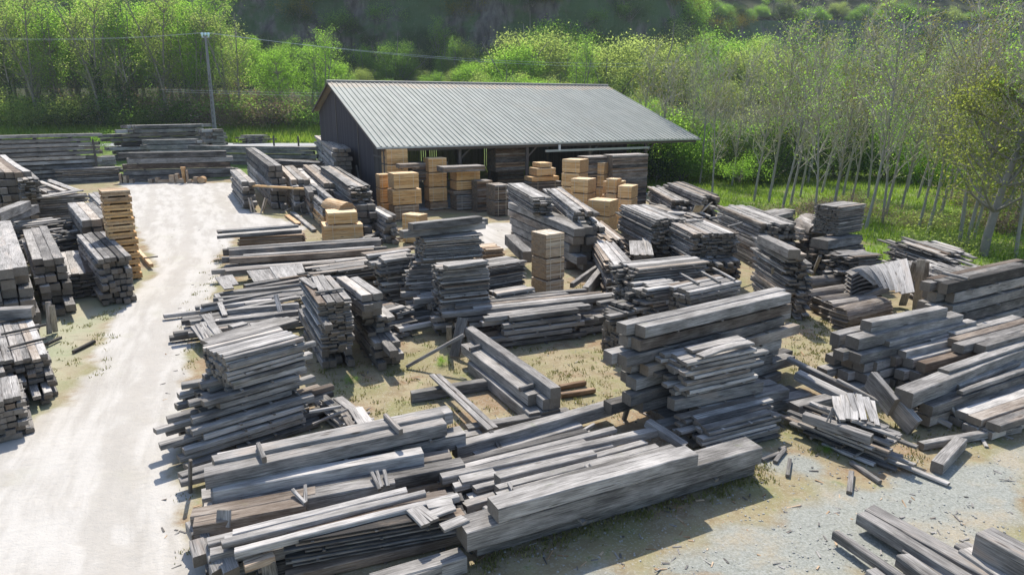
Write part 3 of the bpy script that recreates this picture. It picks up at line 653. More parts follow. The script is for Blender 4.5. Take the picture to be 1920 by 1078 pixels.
def pack(label, base, yaw, w, d, h, hue=.95, tone=.55, layers=14, group='banded packs of sawn boards', strap=True, cross=False, bearers=True):
    """base: centre of the pack's underside; front along local x"""
    tone += .08 if hue > .5 else 0
    t = empty('timber_pack', base, label, 'timber pack', group, yaw)
    wb = WB(); bh = .07 if bearers else 0.0; th = (h-bh)/layers
    for k in range(layers):
        z = bh + (k+.5)*th; ax = 1 if (cross and k % 2) else 0
        if ax == 0:
            nb = max(1, round(d/.14))
            for j in range(nb):
                y = -d/2 + (j+.5)*d/nb; e = random.gauss(0, .006)
                wb.box((e, y+random.gauss(0, .003), z), (w/2, d/nb*.485, th*.455), tone+random.gauss(0, .13)+(.3 if k == layers-1 and layers > 6 else 0), max(0, min(1, hue+random.gauss(0, .1)))*(.8 if k == layers-1 and layers > 6 else 1), axis=0)  # topmost layer of thicker packs painted paler, imitating sun glare on their tops
        else:
            nb = max(1, round(w/.14))
            for j in range(nb):
                x = -w/2 + (j+.5)*w/nb
                wb.box((x, random.gauss(0, .006), z), (w/nb*.47, d/2, th*.455), tone+random.gauss(0, .13), max(0, min(1, hue+random.gauss(0, .1))), axis=1)
    wb.build('board_block', t)
    if bearers:
        for x in (-.36*w, .36*w):
            q = WB(); q.box((x, 0, bh/2), (.05, d/2, bh/2*.96), .3, hue*.6, axis=1); q.build('bearer', t)
    if strap:
        for x in (-.28*w, .28*w):
            m = MB()
            for sy in (-1, 1): m.box((x, sy*(d/2+.012), bh+(h-bh)/2), (.009, .004, (h-bh)/2+.012))
            m.box((x, 0, h+.008), (.009, d/2+.016, .004)); m.build('strap', STRAP, t)
    return t
def column(corner, zc, yaw, w, d, packs, z0=0., side=1, **kw):
    """a column of packs; corner: photo pixel of the nearest vertical edge's upper end at height zc. side=+1: that edge is the left end of the front face, -1: the right end"""
    p = U(*corner, zc); c, s = math.cos(yaw), math.sin(yaw)
    ctr = p + Vector((c, s, 0))*(side*w/2) + Vector((-s, c, 0))*(d/2)
    z = z0
    for i, (h, lab, k2) in enumerate(packs):
        a = dict(kw); a.update(k2); ww, dd = a.pop('w', w), a.pop('d', d)
        j = Vector((random.gauss(0, .02), random.gauss(0, .02), 0))
        pack(lab, (ctr.x+j.x, ctr.y+j.y, z), yaw + random.gauss(0, .012), ww, dd, h-.012, **a); z += h
YS = R(26.8)      # yaw of the shed
G1 = 'fresh packs at the shed corner post'; G2 = 'fresh packs before the right of the shed'
def stackpk(n, h, text, **kw): return [(h, f'{["lowest","second","third","fourth","fifth"][i] if i < n-1 else "topmost"} fresh pack of {text}', kw) for i in range(n)]
column((724,280), 4.2, YS, 1.45, 1.2, stackpk(4, 1.05, 'the column touching the eave corner'), group=G1, tone=.5)
column((738,326), 2.95, YS, 1.6, 1.2, [(.95, 'bottom weathered pack of the column before the corner post', dict(hue=.35, tone=.5)), (1.0, 'wider fresh pack below the topped one at corner', dict(w=1.85)), (1.0, 'fresh pack topped by a grey bundle at corner', {})], group=G1, tone=.5)
column((712,328), 2.75, YS, .7, .9, stackpk(3, .92, 'the narrow column left of the corner'), group=G1, tone=.45)
column((803,297), 3.55, YS, 1.3, 1.05, [(.55, 'slatted grey pallet at the foot of slim tower', dict(hue=.3, layers=5, strap=False)), (1.0, 'lowest fresh pack of the slim tower in shed front', {}), (1.0, 'middle fresh pack of the slim tower in shed front', {}), (1.0, 'topmost fresh pack of the slim tower in shed front', {})], group=G1, tone=.5)
column((855,320), 2.75, YS, 1.75, 1.2, [(1.05, 'grey pack under the trestle beneath the eave', dict(hue=.05, tone=.5)), (.3, 'overhanging grey board pallet beneath the eave', dict(w=2.2, hue=.15, layers=4, strap=False)), (.65, 'lower fresh pack above the overhanging pallet', {}), (.7, 'upper fresh pack above the overhanging pallet', {})], group='packs under the middle of the eave', tone=.5)
column((929,346), 2.1, YS, 1.0, 1.35, [(1.0, 'lower dark grey pack standing before shed mouth', {}), (1.05, 'upper dark grey pack standing before shed mouth', {})], hue=.12, tone=.3, group='dark packs in the shed mouth')
column((995,320), 2.6, YS, 2.5, 1.2, [(1.0, 'lower grey pack of the stepped pyramid', dict(hue=0., tone=.36)), (.75, 'upper grey pack of the stepped pyramid', dict(hue=0., tone=.36)), (.38, 'widest fresh layer of the stepped pyramid', dict(w=2.2, layers=5)), (.6, 'middle fresh layer of the stepped pyramid', dict(w=1.5, layers=8)), (.36, 'small orange cap of the stepped pyramid', dict(w=.95, layers=5, tone=.8))], group='stepped pyramid under the eave', tone=.6)
Y2 = R(-33)
column((1086,300), 3.6, Y2, 1.3, 1.25, stackpk(4, .9, 'the left back column of bright cubes'), side=-1, group=G2, tone=.62)
column((1133,306), 3.3, Y2, 1.1, 1.5, stackpk(4, .83, 'the right back column of bright cubes'), side=-1, group=G2, tone=.6)
column((1102,336), 2.72, Y2, 1.15, 1.15, stackpk(3, .9, 'the column in front of both back ones'), side=-1, group=G2, tone=.62)
column((1160,341), 2.5, Y2, 1.05, 1.1, stackpk(3, .83, 'the column left of the nearest right cube'), side=-1, group=G2, tone=.62)
column((1185,350), 2.36, R(-28), .85, 1.2, stackpk(3, .79, 'the farthest right column of bright cubes'), side=-1, group=G2, tone=.66)
column((1143,377), 1.85, Y2, 1.35, 1.2, stackpk(2, .92, 'the nearest column with the plain top'), side=-1, group=G2, tone=.62)
column((1158,330), 2.9, Y2, .7, .7, [(.9, 'lowest tan pack glimpsed between bright columns', {}), (.9, 'middle tan pack glimpsed between bright columns', {}), (.9, 'topmost tan pack glimpsed between bright columns', {})], side=-1, group=G2, tone=.6)
column((785,404), 1.55, R(-30), 1.1, .75, [(1.55, 'single tall orange pack with white top by gable stacks', dict(layers=22, hue=1.))], side=-1, tone=.6)
column((607,424), .98, R(20), 2.0, 1.5, [(.98, 'wide lower fresh pack with layered edges near track', dict(layers=12)), (.66, 'narrower upper fresh pack stepped on the wide one', dict(layers=8, w=1.5))], z0=.0, tone=.62, group='stepped fresh packs near the track')
column((1023,440), 2.4, R(33), .85, .95, [(.6, 'bottom pack of the leaning grey lath tower', {}), (.85, 'middle pack of the leaning grey lath tower', {}), (.95, 'top pack of the leaning grey lath tower', {})], hue=.38, tone=.72, layers=17, group='grey lath tower in mid yard')
# criss-cross tower of sawn boards by the track
for k in range(13):
    hh = 3.72/13; p = U(217, 530, 0); c, s = math.cos(.64), math.sin(.64)
    pack(f'{ordn(12-k)} layer pack from the top of the criss-cross tower', (p.x + .5*c - .5*s + random.gauss(0, .012), p.y + .5*s + .5*c + random.gauss(0, .012), k*hh), .64+random.gauss(0, .02), 1.0, 1.0, hh-.004, hue=1. if k < 6 else .85 if k < 11 else .5, tone=.55, layers=3, strap=False, cross=True, group='criss-cross tower beside the track')
# grey wrapped and open packs in the shed
for i, (px, py, z, w, d, h, zb, lab, tn) in enumerate(((936,278,4.0,2.6,1.6,1.9,2.21,'dark upper plank stack deep under the roof',.3), (940,312,2.2,2.4,1.6,2.2,0.,'dark lower plank stack deep under the roof',.3), (778,305,3.3,2.6,1.4,1.2,2.0,'brown plank bundle behind the slim tower',.32),
        (838,306,3.4,3.0,1.3,.35,2.73,'single layer of boards bridging above the trestle',.5), (902,336,2.3,1.1,1.0,2.1,0.,'dark boards poking out right of the eave packs',.25), (1112,290,3.9,1.9,1.3,3.7,0.,'dark wrapped pack under the right of the eave',.28), (1160,284,4.1,2.9,1.2,3.8,0.,'grey plank stack at the right end post',.4))):
    p = U(px, py, z); c, s = math.cos(YS), math.sin(YS)
    q = p + Vector((-s, c, 0))*(d/2+.6) + Vector((c, s, 0))*w/2
    pack(lab, (q.x, q.y, zb), YS, w, d, h, hue=.08, tone=tn, layers=max(3, round(h/.11)), strap=False, bearers=False, group='stacks stored under the shed roof')
p = U(740, 309, 3.3); pack('loose grey bundle lying on the topped fresh pack', (p.x+.7, p.y+.9, 2.96), YS, 1.35, .9, .34, hue=.12, tone=.5, layers=4, strap=False, group=G1)
# ------------------------------------------------------------------ sliced logs, curved boards
def boule(label, a, b, r, z, squash=1., n=9, hue=.1, tone=.5, half=False, group=None):
    p, q = U(*a, z), U(*b, z); d = q-p; L = d.length; d.normalize(); y = Vector((-d.y, d.x, 0))
    t = empty('sliced_log', (p+q)/2 - Vector((0, 0, z)), label, 'sawn log', group, math.atan2(d.y, d.x))
    V, G, W, F, E = [], [], [], [], []
    for k in range(n):
        z0 = -r + 2*r*k/n + .006; z1 = -r + 2*r*(k+1)/n - .006
        if half and z1 < 0: continue
        off = RN.uniform(-50, 50, 3); rn = random.random(); sh = random.gauss(0, .05); n0 = len(V); tn = tone+random.gauss(0, .1)
        for i in range(5):
            x = (i/4-.5)*L + sh; bw = .04*r*math.sin(i*1.7+k)
            for (zz) in (z0, z1):
                hw = math.sqrt(max(.02, r*r - min(abs(z0), abs(z1), abs((z0+z1)/2))**2)) if zz == z0 and z0 >= 0 or zz == z1 and z1 < 0 else math.sqrt(max(.004, r*r - zz*zz))
                for sy in (-1, 1):
                    V.append((x, sy*hw+bw, (0 if half else r*squash) + zz*squash)); G.append((x+off[0], sy*hw+off[1], zz+off[2])); W.append((tn, hue, rn))
        for i in range(4):
            o = n0+i*4
            F += [[o, o+1, o+5, o+4], [o+2, o+6, o+7, o+3], [o, o+4, o+6, o+2], [o+1, o+3, o+7, o+5]]; E += [0]*4
        F += [[n0, n0+2, n0+3, n0+1], [n0+16, n0+17, n0+19, n0+18]]; E += [1, 1]
    o = link('slice_block', mesh_from('slice_block', V, F, WOOD, False, {'gco': ('POINT', 'FLOAT_VECTOR', G), 'wood': ('POINT', 'FLOAT_VECTOR', W), 'endg': ('FACE', 'FLOAT', E)}), t)
    zl = z - (0 if half else r*squash); t.location.z = max(0, zl)
    return t
boule('rounded sliced half log behind the stepped fresh packs', (618,388), (652,397), .5, 1.5, half=True, n=14, hue=.6, tone=.55)
BG = 'sliced logs lying before the post-held stack'
boule('upper long sliced log on the grass verge', (1508,532), (1582,526), .26, .35, hue=.03, tone=.55, group=BG)
boule('lower long sliced log on the grass verge', (1505,560), (1580,548), .3, .3, hue=.04, tone=.5, group=BG)
boule('left one of three bark-edged slabs', (1530,572), (1608,562), .3, .3, hue=.04, tone=.5, n=11, group=BG)
boule('middle one of three bark-edged slabs', (1550,582), (1635,570), .32, .32, hue=.04, tone=.5, n=11, group=BG)
boule('right one of three bark-edged slabs', (1572,596), (1655,576), .36, .36, hue=.08, tone=.52, n=13, group=BG)
boule('curled log of thin boards behind the tower', (1492,444), (1530,452), .6, 1.2, hue=.05, tone=.5, n=16, half=True)
boule('second curled log of thin boards behind tower', (1512,424), (1542,440), .6, 1.6, hue=.05, tone=.5, n=16, half=True)
boule('dark split log leaning behind the tower', (1496,480), (1530,474), .55, .6, hue=.15, tone=.35, n=9)
GF = 'curved wide boards slumping beside the leaning pair'
def curved_board(label, c0, c1, c2, w, side, th=.03, tone=.7):
    """board bent along three points; side: its width direction"""
    V, G, W, F, E = [], [], [], [], []; N = 8; off = RN.uniform(-50, 50, 3); rn = random.random()
    o = (c0+c2)/2
    for i in range(N+1):
        f = i/N; p = c0*(1-f)**2 + c1*(2*f*(1-f)) + c2*f*f - o; tg = (c1-c0)*(1-f) + (c2-c1)*f
        nz = tg.cross(side).normalized()
        for a, b in ((-1,-1),(1,-1),(1,1),(-1,1)):
            V.append(tuple(p + side*(a*w/2) + nz*(b*th/2))); G.append((f*tg.length*2+off[0], a*w/2+off[1], b*th+off[2])); W.append((tone, 0, rn))
    for i in range(N):
        for j in range(4): F.append([i*4+j, i*4+(j+1) % 4, (i+1)*4+(j+1) % 4, (i+1)*4+j]); E.append(0)
    F += [[3,2,1,0], [N*4, N*4+1, N*4+2, N*4+3]]; E += [1, 1]
    ob = link('curved_board', mesh_from('curved_board', V, F, WOOD, False, {'gco': ('POINT', 'FLOAT_VECTOR', G), 'wood': ('POINT', 'FLOAT_VECTOR', W), 'endg': ('FACE', 'FLOAT', E)}), None, o)
    ob['label'] = label; ob['category'] = 'board'; ob['group'] = GF
for i in range(6):      # boards side by side from upper left to the right-hand tip, sloping down towards the yard
    c0 = U(1606+i*16.5, 504-i*3.3, 1.5+.1*i); c2 = U(1650+i*10.5, 533+i*3.4, 1.12+.02*i); c1 = (c0+c2)/2 + Vector((0, 0, .16-.3*(i/5-.4)**2))
    side = (U(1606+(i+1)*16.5, 504-(i+1)*3.3, 1.5+.1*(i+1)) - c0).normalized()
    curved_board(f'{ORD[i]} wide curved board from left in the pale slump', c0, c1, c2, .40, side, .035, .78+.02*i)
for i in range(8):
    p, q = U(1586+i*.8, 568-i*7.6, .12+i*.16), U(1646+i*.8, 560-i*7.6, .12+i*.16)
    if i == 0: continue
    curved_board(f'{ordn(i-1)} board up the dark bowed heap', p, (p+q)/2+Vector((0, 0, .3)), q, 1.0, Vector((.25, .95, -.1)).normalized(), .07, .42)
# offcut blocks and rounds before the huge-beam wall
OF = 'firewood offcuts before the wall of huge beams'
for i, (px, kind, w, h, lab) in enumerate(((284,'b',.4,.4,'tan cube block below the beam wall'), (297,'b',.35,.55,'pale squat block left of the flat slab'), (308,'b',1.0,.35,'flat pale offcut slab lying low'), (324,'b',.45,.75,'tall pale block standing on end'), (334,'b',.3,.9,'slim block leaning beside the tall one'), (340,'b',.6,.45,'low block right of the slim one'),
        (346,'l',.3,1.5,'tallest upright log with reddish top'), (353,'b',.12,1.2,'thin upright stave beside the reddish log'), (358,'b',.3,.35,'small block near the thin stave'), (369,'b',.4,.6,'square block left of the round'), (380,'r',.32,.3,'round log end facing the track'), (228,'b',.2,.9,'dark stub leaning at the low stack'), (238,'b',.3,.7,'dark block by the low stack end'), (248,'b',.35,.4,'splintered pale wood by the low stack'), (366,'b',.5,.2,'flat board offcut on the small blocks'))):
    p = U(px, 344, 0)
    if kind == 'b':
        q = WB(); q.box((0, 0, h/2), (w/2, .18, h/2), .62, .3, Matrix.Rotation(random.gauss(0, .15), 3, 'Z')); o = q.build('offcut_block', None, p)
    elif kind == 'l':
        m = MB(); m.tube([(0,0,0), (.02,0,h*.7), (.03,0,h)], [.16,.17,.24], 9); o = m.build('offcut_block', WOOD, None, loc=p)
        m2 = len(o.data.vertices); 
        for nm, val in (('wood', (.45, .7, .5)),): a = o.data.attributes.new(nm, 'FLOAT_VECTOR', 'POINT'); a.data.foreach_set('vector', np.tile(val, m2).astype(np.float32))
        a = o.data.attributes.new('gco', 'FLOAT_VECTOR', 'POINT'); a.data.foreach_set('vector', np.array([v.co[:] for v in o.data.vertices], dtype=np.float32).ravel())
    else:
        m = MB(); m.tube([(0,-.3,w), (0,.3,w)], [w, w], 14); o = m.build('offcut_block', WOOD, None, loc=p); m2 = len(o.data.vertices)
        a = o.data.attributes.new('wood', 'FLOAT_VECTOR', 'POINT'); a.data.foreach_set('vector', np.tile((.6, .6, .5), m2).astype(np.float32))
        a = o.data.attributes.new('gco', 'FLOAT_VECTOR', 'POINT'); a.data.foreach_set('vector', np.array([v.co[:] for v in o.data.vertices], dtype=np.float32).ravel())
    o['label'] = lab; o['category'] = 'wood block'; o['group'] = OF
# ------------------------------------------------------------------ the shed
SHX, SHY, SL, SW, SHE, SHR = -8.64, 45.9, 27.0, 13.8, 4.34, 8.87
SW2, SHE2 = 7.2, 6.5
cs, sn = math.cos(YS), math.sin(YS)
shed = empty('drying_shed', (SHX, SHY, 0), 'long open-fronted timber drying shed with ribbed metal roof', 'shed', None, YS)
def mat_roof():
    t = NT('ribbed_steel'); o = t.obj(); x, y, z = sep(t, o)
    n1 = t.noise(t.scale(o, (1, .15, 1)), 1.2, 5, .6); n2 = t.noise(o, .35, 3)
    c = t.mix(t.ramp(n1, .3, .75), (.215, .228, .208), (.275, .288, .262))
    c = t.mix(t.math('MULTIPLY', t.ramp(n2, .5, .75), .25), c, (.29, .27, .22))
    # rusty lap sheets below the ridge
    wn = t.t.nodes.new('ShaderNodeTexNoise'); wn.inputs['Scale'].default_value = .33; wn.inputs['Detail'].default_value = 1; t.link(t.scale(o, (1, 0, 0)), wn.inputs['Vector'])
    edge = t.math('ADD', SW-1.3, t.math('MULTIPLY', t.math('SUBTRACT', wn.outputs[0], .5), 2.2))
    rust = t.math('MULTIPLY', t.math('GREATER_THAN', y, edge), t.ramp(t.noise(o, 2.5, 5, .7), .3, .6))
    c = t.mix(t.math('MULTIPLY', rust, .55), c, (.40, .29, .19))
    return t.bsdf(c, .72, n1, .08, .02, .2, 0)
ROOF = mat_roof()
def mat_planks(name, ca, cb, width):
    t = NT(name); o = t.obj(); x, y, z = sep(t, o)
    cell = t.t.nodes.new('ShaderNodeTexWhiteNoise'); cell.noise_dimensions = '1D'
    t.link(t.math('FLOOR', t.math('MULTIPLY', t.math('ADD', x, y), 1/width)), cell.inputs['W'])
    n1 = t.noise(t.scale(o, (14, 14, .8)), 2.0, 5, .6)
    f = t.math('ADD', t.math('MULTIPLY', cell.outputs[0], .55), t.math('MULTIPLY', n1, .6))
    return t.bsdf(t.mix(f, ca, cb), .85, n1, .3, .02, .2)
CLAD = mat_planks('dark_cladding', (.030, .026, .030), (.085, .075, .08), .2)
SLAT = mat_planks('slat_boards', (.05, .045, .042), (.13, .115, .105), .17)
STEEL = mat_plain('galvanised_gutter', (.42, .44, .43), .45, .12, metal=.5)
POSTM = mat_plain('dark_post', (.10, .085, .075), .8, .3, 5)
def roof_sheet(y0, z0, y1, z1, name):
    """trapezoidal ribs run down the slope, one every 0.4 m, between eave (y0, z0) and ridge (y1, z1)"""
    prof = []; x = -.35; nrib = round((SL+.7)/.4)
    for i in range(nrib):
        b = x+i*.4; prof += [(b, 0), (b+.25, 0), (b+.285, .058), (b+.365, .058)]
    prof.append((x+nrib*.4, 0))
    V, F = [], []; d = Vector((0, y1-y0, z1-z0)); n = Vector((0, -(z1-z0), y1-y0)).normalized()
    if n.z < 0: n = -n
    cuts = [0, .34, .67, 1.0]
    for ci, c in enumerate(cuts):
        for px, h in prof:
            p = Vector((px, y0, z0)) + d*c + n*h; V.append(p)
        for px, h in prof:
            V.append(Vector((px, y0, z0)) + d*c + n*(h-.03))
    m = len(prof)
    for ci in range(3):
        o0, o1 = ci*2*m, (ci+1)*2*m
        for i in range(m-1):
            F.append([o0+i, o0+i+1, o1+i+1, o1+i]); F.append([o0+m+i, o1+m+i, o1+m+i+1, o0+m+i+1])
    for o in (0, 3*2*m):
        for i in range(m-1): F.append([o+i, o+m+i, o+m+i+1, o+i+1])
    return link(name, mesh_from(name, V, F, ROOF), shed)
roof_sheet(0, SHE, SW+.05, SHR, 'front_roof_sheet'); roof_sheet(SW+SW2, SHE2, SW-.05, SHR-.02, 'rear_roof_sheet')
m = MB(); m.tube([(-.35, SW, SHR+.03), (SL+.35, SW, SHR+.03)], [.12, .12], 8); m.build('ridge_cap', mat_plain('rusty_ridge', (.27, .25, .22), .7, .3), shed)
m = MB(); m.box((SL/2, -.06, SHE-.07), (SL/2+.35, .06, .055)); m.build('gutter', STEEL, shed)
m = MB(); m.box((SL/2, .12, SHE-.2), (SL/2, .04, .12)); m.build('fascia_board', POSTM, shed)
def gable(x, name):
    V = [(x, 3.0, 0), (x, SW+SW2-.3, 0), (x, SW+SW2-.3, SHE2-.1), (x, SW, SHR-.2), (x, 3.0, SHE+3.0*(SHR-SHE)/SW-.2)]
    V2 = [(x+.05, *v[1:]) for v in V]; n = 5
    F = [list(range(5)), list(range(9, 4, -1))] + [[i, i+n, (i+1) % n+n, (i+1) % n] for i in range(n)]
    return link(name, mesh_from(name, V+V2, F, CLAD), shed)
gable(.25, 'gable_wall')
# verge boards along both gables
for x in (-.3, SL+.3):
    m = MB(); m.tube([(x, .05, SHE-.12), (x, SW, SHR-.12)], [.09, .09], 4); m.tube([(x, SW, SHR-.12), (x, SW+SW2, SHE2-.12)], [.09, .09], 4); m.build('verge_board', POSTM, shed)
# slatted rear wall with daylight between the boards, and the open slats of the front corner
m = MB(); i = 0; x = .4
while x < 22.0:
    gap = .17 + (.06 if math.sin(x*1.9)+math.sin(x*.7+1) > .6 else .012)
    m.box((x, SW+SW2-.35, 3.2), (.082, .02, 3.1)); x += gap
m.build('rear_slat_wall', SLAT, shed)
m = MB(); y = .5
while y < 3.0: m.box((.28, y, 2.3), (.02, .07, 2.2)); y += .27
m.box((.28, 1.6, 3.6), (.05, 1.5, .07)); m.build('corner_slat_wall', SLAT, shed)
m = MB(); y = 3.
while y < SW+SW2-.4: m.box((22.0, y, 2.6), (.02, .082, 2.5)); y += .2
m.build('end_slat_wall', SLAT, shed)
for x in (.3, 5.7, 11.1, 16.6, 22.0):
    for y in (.35, 7.0, 13.8):
        m = MB(); zt = SHE + y*(SHR-SHE)/SW - .15; m.box((x, y, zt/2), (.1, .1, zt/2)); o = m.build('post', POSTM, shed)
        if y < 1:
            k = MB(); k.tube([(x, y, zt-1.0), (x+1.0, y, zt-.12)], [.07, .07], 4); k.build('brace', POSTM, o)
    m = MB(); m.tube([(x, .1, SHE-.18), (x, SW, SHR-.2)], [.1, .1], 4); m.build('rafter', POSTM, shed)
m = MB(); m.box((17.2, -.1, 3.72), (4.8, .05, .08)); m.build('hanging_rail', STEEL, shed)
m = MB(); m.box((13.6, -.13, 3.95), (.07, .07, .2)); m.build('gutter_outlet', mat_plain('white_pvc', (.7, .7, .68), .5, .05), shed)
m = MB(); m.box((11, 9, .03), (11, 9.5, .05)); m.build('floor_slab', mat_plain('grey_concrete', (.36, .37, .37), .9, .2, 2), shed)
# ------------------------------------------------------------------ pole and wires
CONC = mat_plain('pale_concrete', (.20, .20, .20), .85, .18, 6)
DARK = mat_plain('dark_slot', (.12, .12, .12), .9, .1)
pb = Ud(401, 232, 82.0); pt = Ud(385, 66, 82.0); zb = 1.9
pole = empty('utility_pole', (pb.x, pb.y, zb), 'pale tapered concrete utility pole rising behind the tallest stack', 'utility pole')
top = Vector((pt.x-pb.x, 0, pt.z-zb))
m = MB(); m.tube([(0, 0, -.3), top*.5, top], [.28, .21, .13], 4); m.build('shaft', CONC, pole)
for i in range(14):
    m = MB(); p = top*(.06+i*.045); m.box((p.x, -.25+i*.007, p.z), (.06, .05, .16)); m.build('slot', DARK, pole)
m = MB(); m.box((top.x, 0, top.z-.25), (.45, .05, .05)); m.build('crossarm', STEEL, pole)
GL = mat_plain('glass_insulator', (.55, .75, .8), .1, .05, spec=.8)
for dx in (-.36, 0, .36):
    m = MB(); m.tube([(top.x+dx, 0, top.z-.2), (top.x+dx, 0, top.z), (top.x+dx, 0, top.z+.12), (top.x+dx, 0, top.z+.25)], [.05, .14, .16, .05], 8); m.build('insulator', GL, pole)
WIRE = mat_plain('aluminium_wire', (.55, .56, .57), .4, .05, metal=.3)
T = Vector((pb.x, pb.y, zb)) + top
def wire(label, pts, r=.011, sag=.6):
    a, b = pts; q = []
    for i in range(17):
        f = i/16; p = a.lerp(b, f); p.z -= sag*4*f*(1-f); q.append(p)
    m = MB(); m.tube(q, [r]*17, 4); o = m.build('power_line', WIRE); o['label'] = label; o['category'] = 'cable'
for i, dx in enumerate((-.36, .36)):
    A = T + Vector((dx, 0, .25)); n_ = ('upper', 'lower')[i]
    wire(f'{n_} thin wire running off to the left of the pole top', (A, Ud(-60, 70+i*3, 78)), sag=.4)
    wire(f'{n_} of two wires from the pole past the shed ridge', (A, Ud(1260, 118+i*7, 118)), r=.016, sag=1.2)
wire('higher of two cables crossing low on the pole', (Ud(300, 168, 80), Ud(760, 176, 86)), sag=.1)
wire('lower of two cables crossing low on the pole', (Ud(310, 172, 80), Ud(760, 182, 86)), sag=.1)
for i, (px, py, dd, lab) in enumerate(((514,274,76,'left dark bollard beside the road'), (560,274,76,'right dark bollard nearer the shed'), (179,296,66,'dark post between the two far stacks'))):
    p = Ud(px, py, dd); m = MB(); hgt = 1.1 if i < 2 else 1.7
    m.tube([(0, 0, -.8), (0, 0, hgt*.9), (0, 0, hgt)], [.1, .1, .06], 8); o = m.build('wooden_bollard', POSTM, None, loc=p); o['label'] = lab; o['category'] = 'bollard'
# ------------------------------------------------------------------ terrain
def sm(t): t = np.clip(t, 0, 1); return t*t*(3-2*t)
def cliff_y(x): return 165 + 92*sm((x-15)/80.)
def zt(x, y):
    x = np.asarray(x, float); y = np.asarray(y, float)
    wl = 1 - sm((x-2)/20.); wr = 1-wl
    yc = cliff_y(x); hc = 24 - 11*sm((x-20)/70.)
    z = wl*(2.2*sm((y-62)/22.) + 2.0*sm((y-91)/15.)) + wr*np.maximum(0, y-66)*.035
    z = z + np.maximum(0, y-104)*(.15*wl + .105*wr)
    z = np.where(y > yc, z*0 + (wl*(4.2+(yc-104)*.15) + wr*((yc-66)*.035+(yc-104)*.105)), z)
    z = z + hc*sm((y-yc)/5.) + np.maximum(0, y-yc-5)*(.42 + .0*x)
    return z - np.maximum(0, y-yc-130)*.42*.7
def ztf(x, y): return float(zt(x, y))
def poly_sdf(px, py, poly):
    """signed distance, negative inside"""
    d = np.full(px.shape, 1e9); ins = np.zeros(px.shape, bool); n = len(poly)
    for i in range(n):
        ax, ay = poly[i]; bx, by = poly[(i+1) % n]
        ex, ey = bx-ax, by-ay; t = np.clip(((px-ax)*ex+(py-ay)*ey)/max(ex*ex+ey*ey, 1e-9), 0, 1)
        d = np.minimum(d, np.hypot(px-ax-t*ex, py-ay-t*ey))
        c = ((ay > py) != (by > py)) & (px < (bx-ax)*(py-ay)/((by-ay) if abs(by-ay) > 1e-9 else 1e-9) + ax); ins ^= c
    return np.where(ins, -d, d)
def W2(pts): return [tuple(U(*p))[:2] for p in pts]
CHALK = W2([(228,343),(432,344),(446,375),(452,392),(520,412),(560,418),(560,432),(430,445),(404,480),(400,520),(372,580),(352,640),(338,700),(318,780),(302,850),(296,920),(300,980),(325,1040),(350,1130),(-60,1130),(-60,850),(60,815),(130,770),(165,710),(190,660),(222,600),(262,560),(300,500),(285,470),(262,440),(246,380)]) 
CHALK2 = W2([(770,436),(900,420),(960,418),(975,445),(945,475),(900,470)])
GRAV = W2([(960,1120),(1110,1068),(1300,1005),(1430,950),(1560,905),(1700,872),(1800,850),(1960,800),(1960,1130)])
PALE = W2([(1440,820),(1560,850),(1600,900),(1560,940),(1460,900),(1400,880)])
def tonp(P): return P
xs = np.unique(np.round(np.concatenate([np.linspace(-420, -60, 46), np.arange(-60, -34, 1.0), np.arange(-34, 34, .3), np.arange(34, 70, 1.0), np.linspace(70, 520, 60)]), 3))
ys = np.unique(np.round(np.concatenate([np.linspace(-60, 4, 12), np.arange(4, 66, .3), np.arange(66, 116, 1.0), np.arange(116, 280, 3.0), np.linspace(280, 620, 30)]), 3))
GX, GY = np.meshgrid(xs, ys)
GZ = zt(GX, GY)
wob = .5*np.sin(GX*2.1+GY*1.3)+.4*np.sin(GX*.9-GY*2.7)+.3*np.sin(GX*5.1+1)+.3*np.sin(GY*6.3+GX*2)
GZ = GZ + np.where((GY > 4) & (GY < 66), wob*.012, 0)
chalk = sm((.9 - poly_sdf(GX, GY, CHALK) + wob*.28)/1.5)
chalk = np.maximum(chalk, .8*sm((.5 - poly_sdf(GX, GY, CHALK2) + wob*.2)/1.0))
grav = sm((.5 - poly_sdf(GX, GY, GRAV) + wob*.35)/1.8)
grav = np.maximum(grav, .75*sm((.2 - poly_sdf(GX, GY, PALE) + wob*.3)/1.0))
MEADLINE = [U(1150, 330), U(1310, 368), U(1500, 440), U(1640, 498), U(1780, 520), U(1960, 505)]
mead_y = np.interp(GX, [p.x for p in MEADLINE[:1]]+[MEADLINE[2].x, MEADLINE[3].x, MEADLINE[4].x, 40], [58, MEADLINE[2].y, MEADLINE[3].y, MEADLINE[4].y, 22])
mead = np.where(GX > 2, sm((GY-mead_y+.8+wob*.6)/2.5), sm((GY-64+wob*.5)/4.))
CL = W2([(335,345),(345,400),(335,470),(300,560),(258,680),(215,800),(170,920),(150,1130)])
def along_across(px, py):
    best = np.full(px.shape, 1e9); al = np.zeros(px.shape); ac = np.zeros(px.shape); acc = 0
    for (ax, ay), (bx, by) in zip(CL, CL[1:]):
        ex, ey = bx-ax, by-ay; L = math.hypot(ex, ey); t = ((px-ax)*ex+(py-ay)*ey)/L; tc = np.clip(t, 0, L)
        d = np.hypot(px-ax-ex/L*tc, py-ay-ey/L*tc); m = d < best
        best = np.where(m, d, best); al = np.where(m, acc+t, al); ac = np.where(m, ((px-ax)*ey-(py-ay)*ex)/L, ac); acc += L
    return al, ac
AL, AC = along_across(GX, GY)
bank = sm((.2-poly_sdf(GX, GY, W2([(60,560),(230,520),(285,480),(300,500),(262,565),(200,650),(165,715),(130,775),(60,820),(-60,850),(-60,560)])))/1.5)
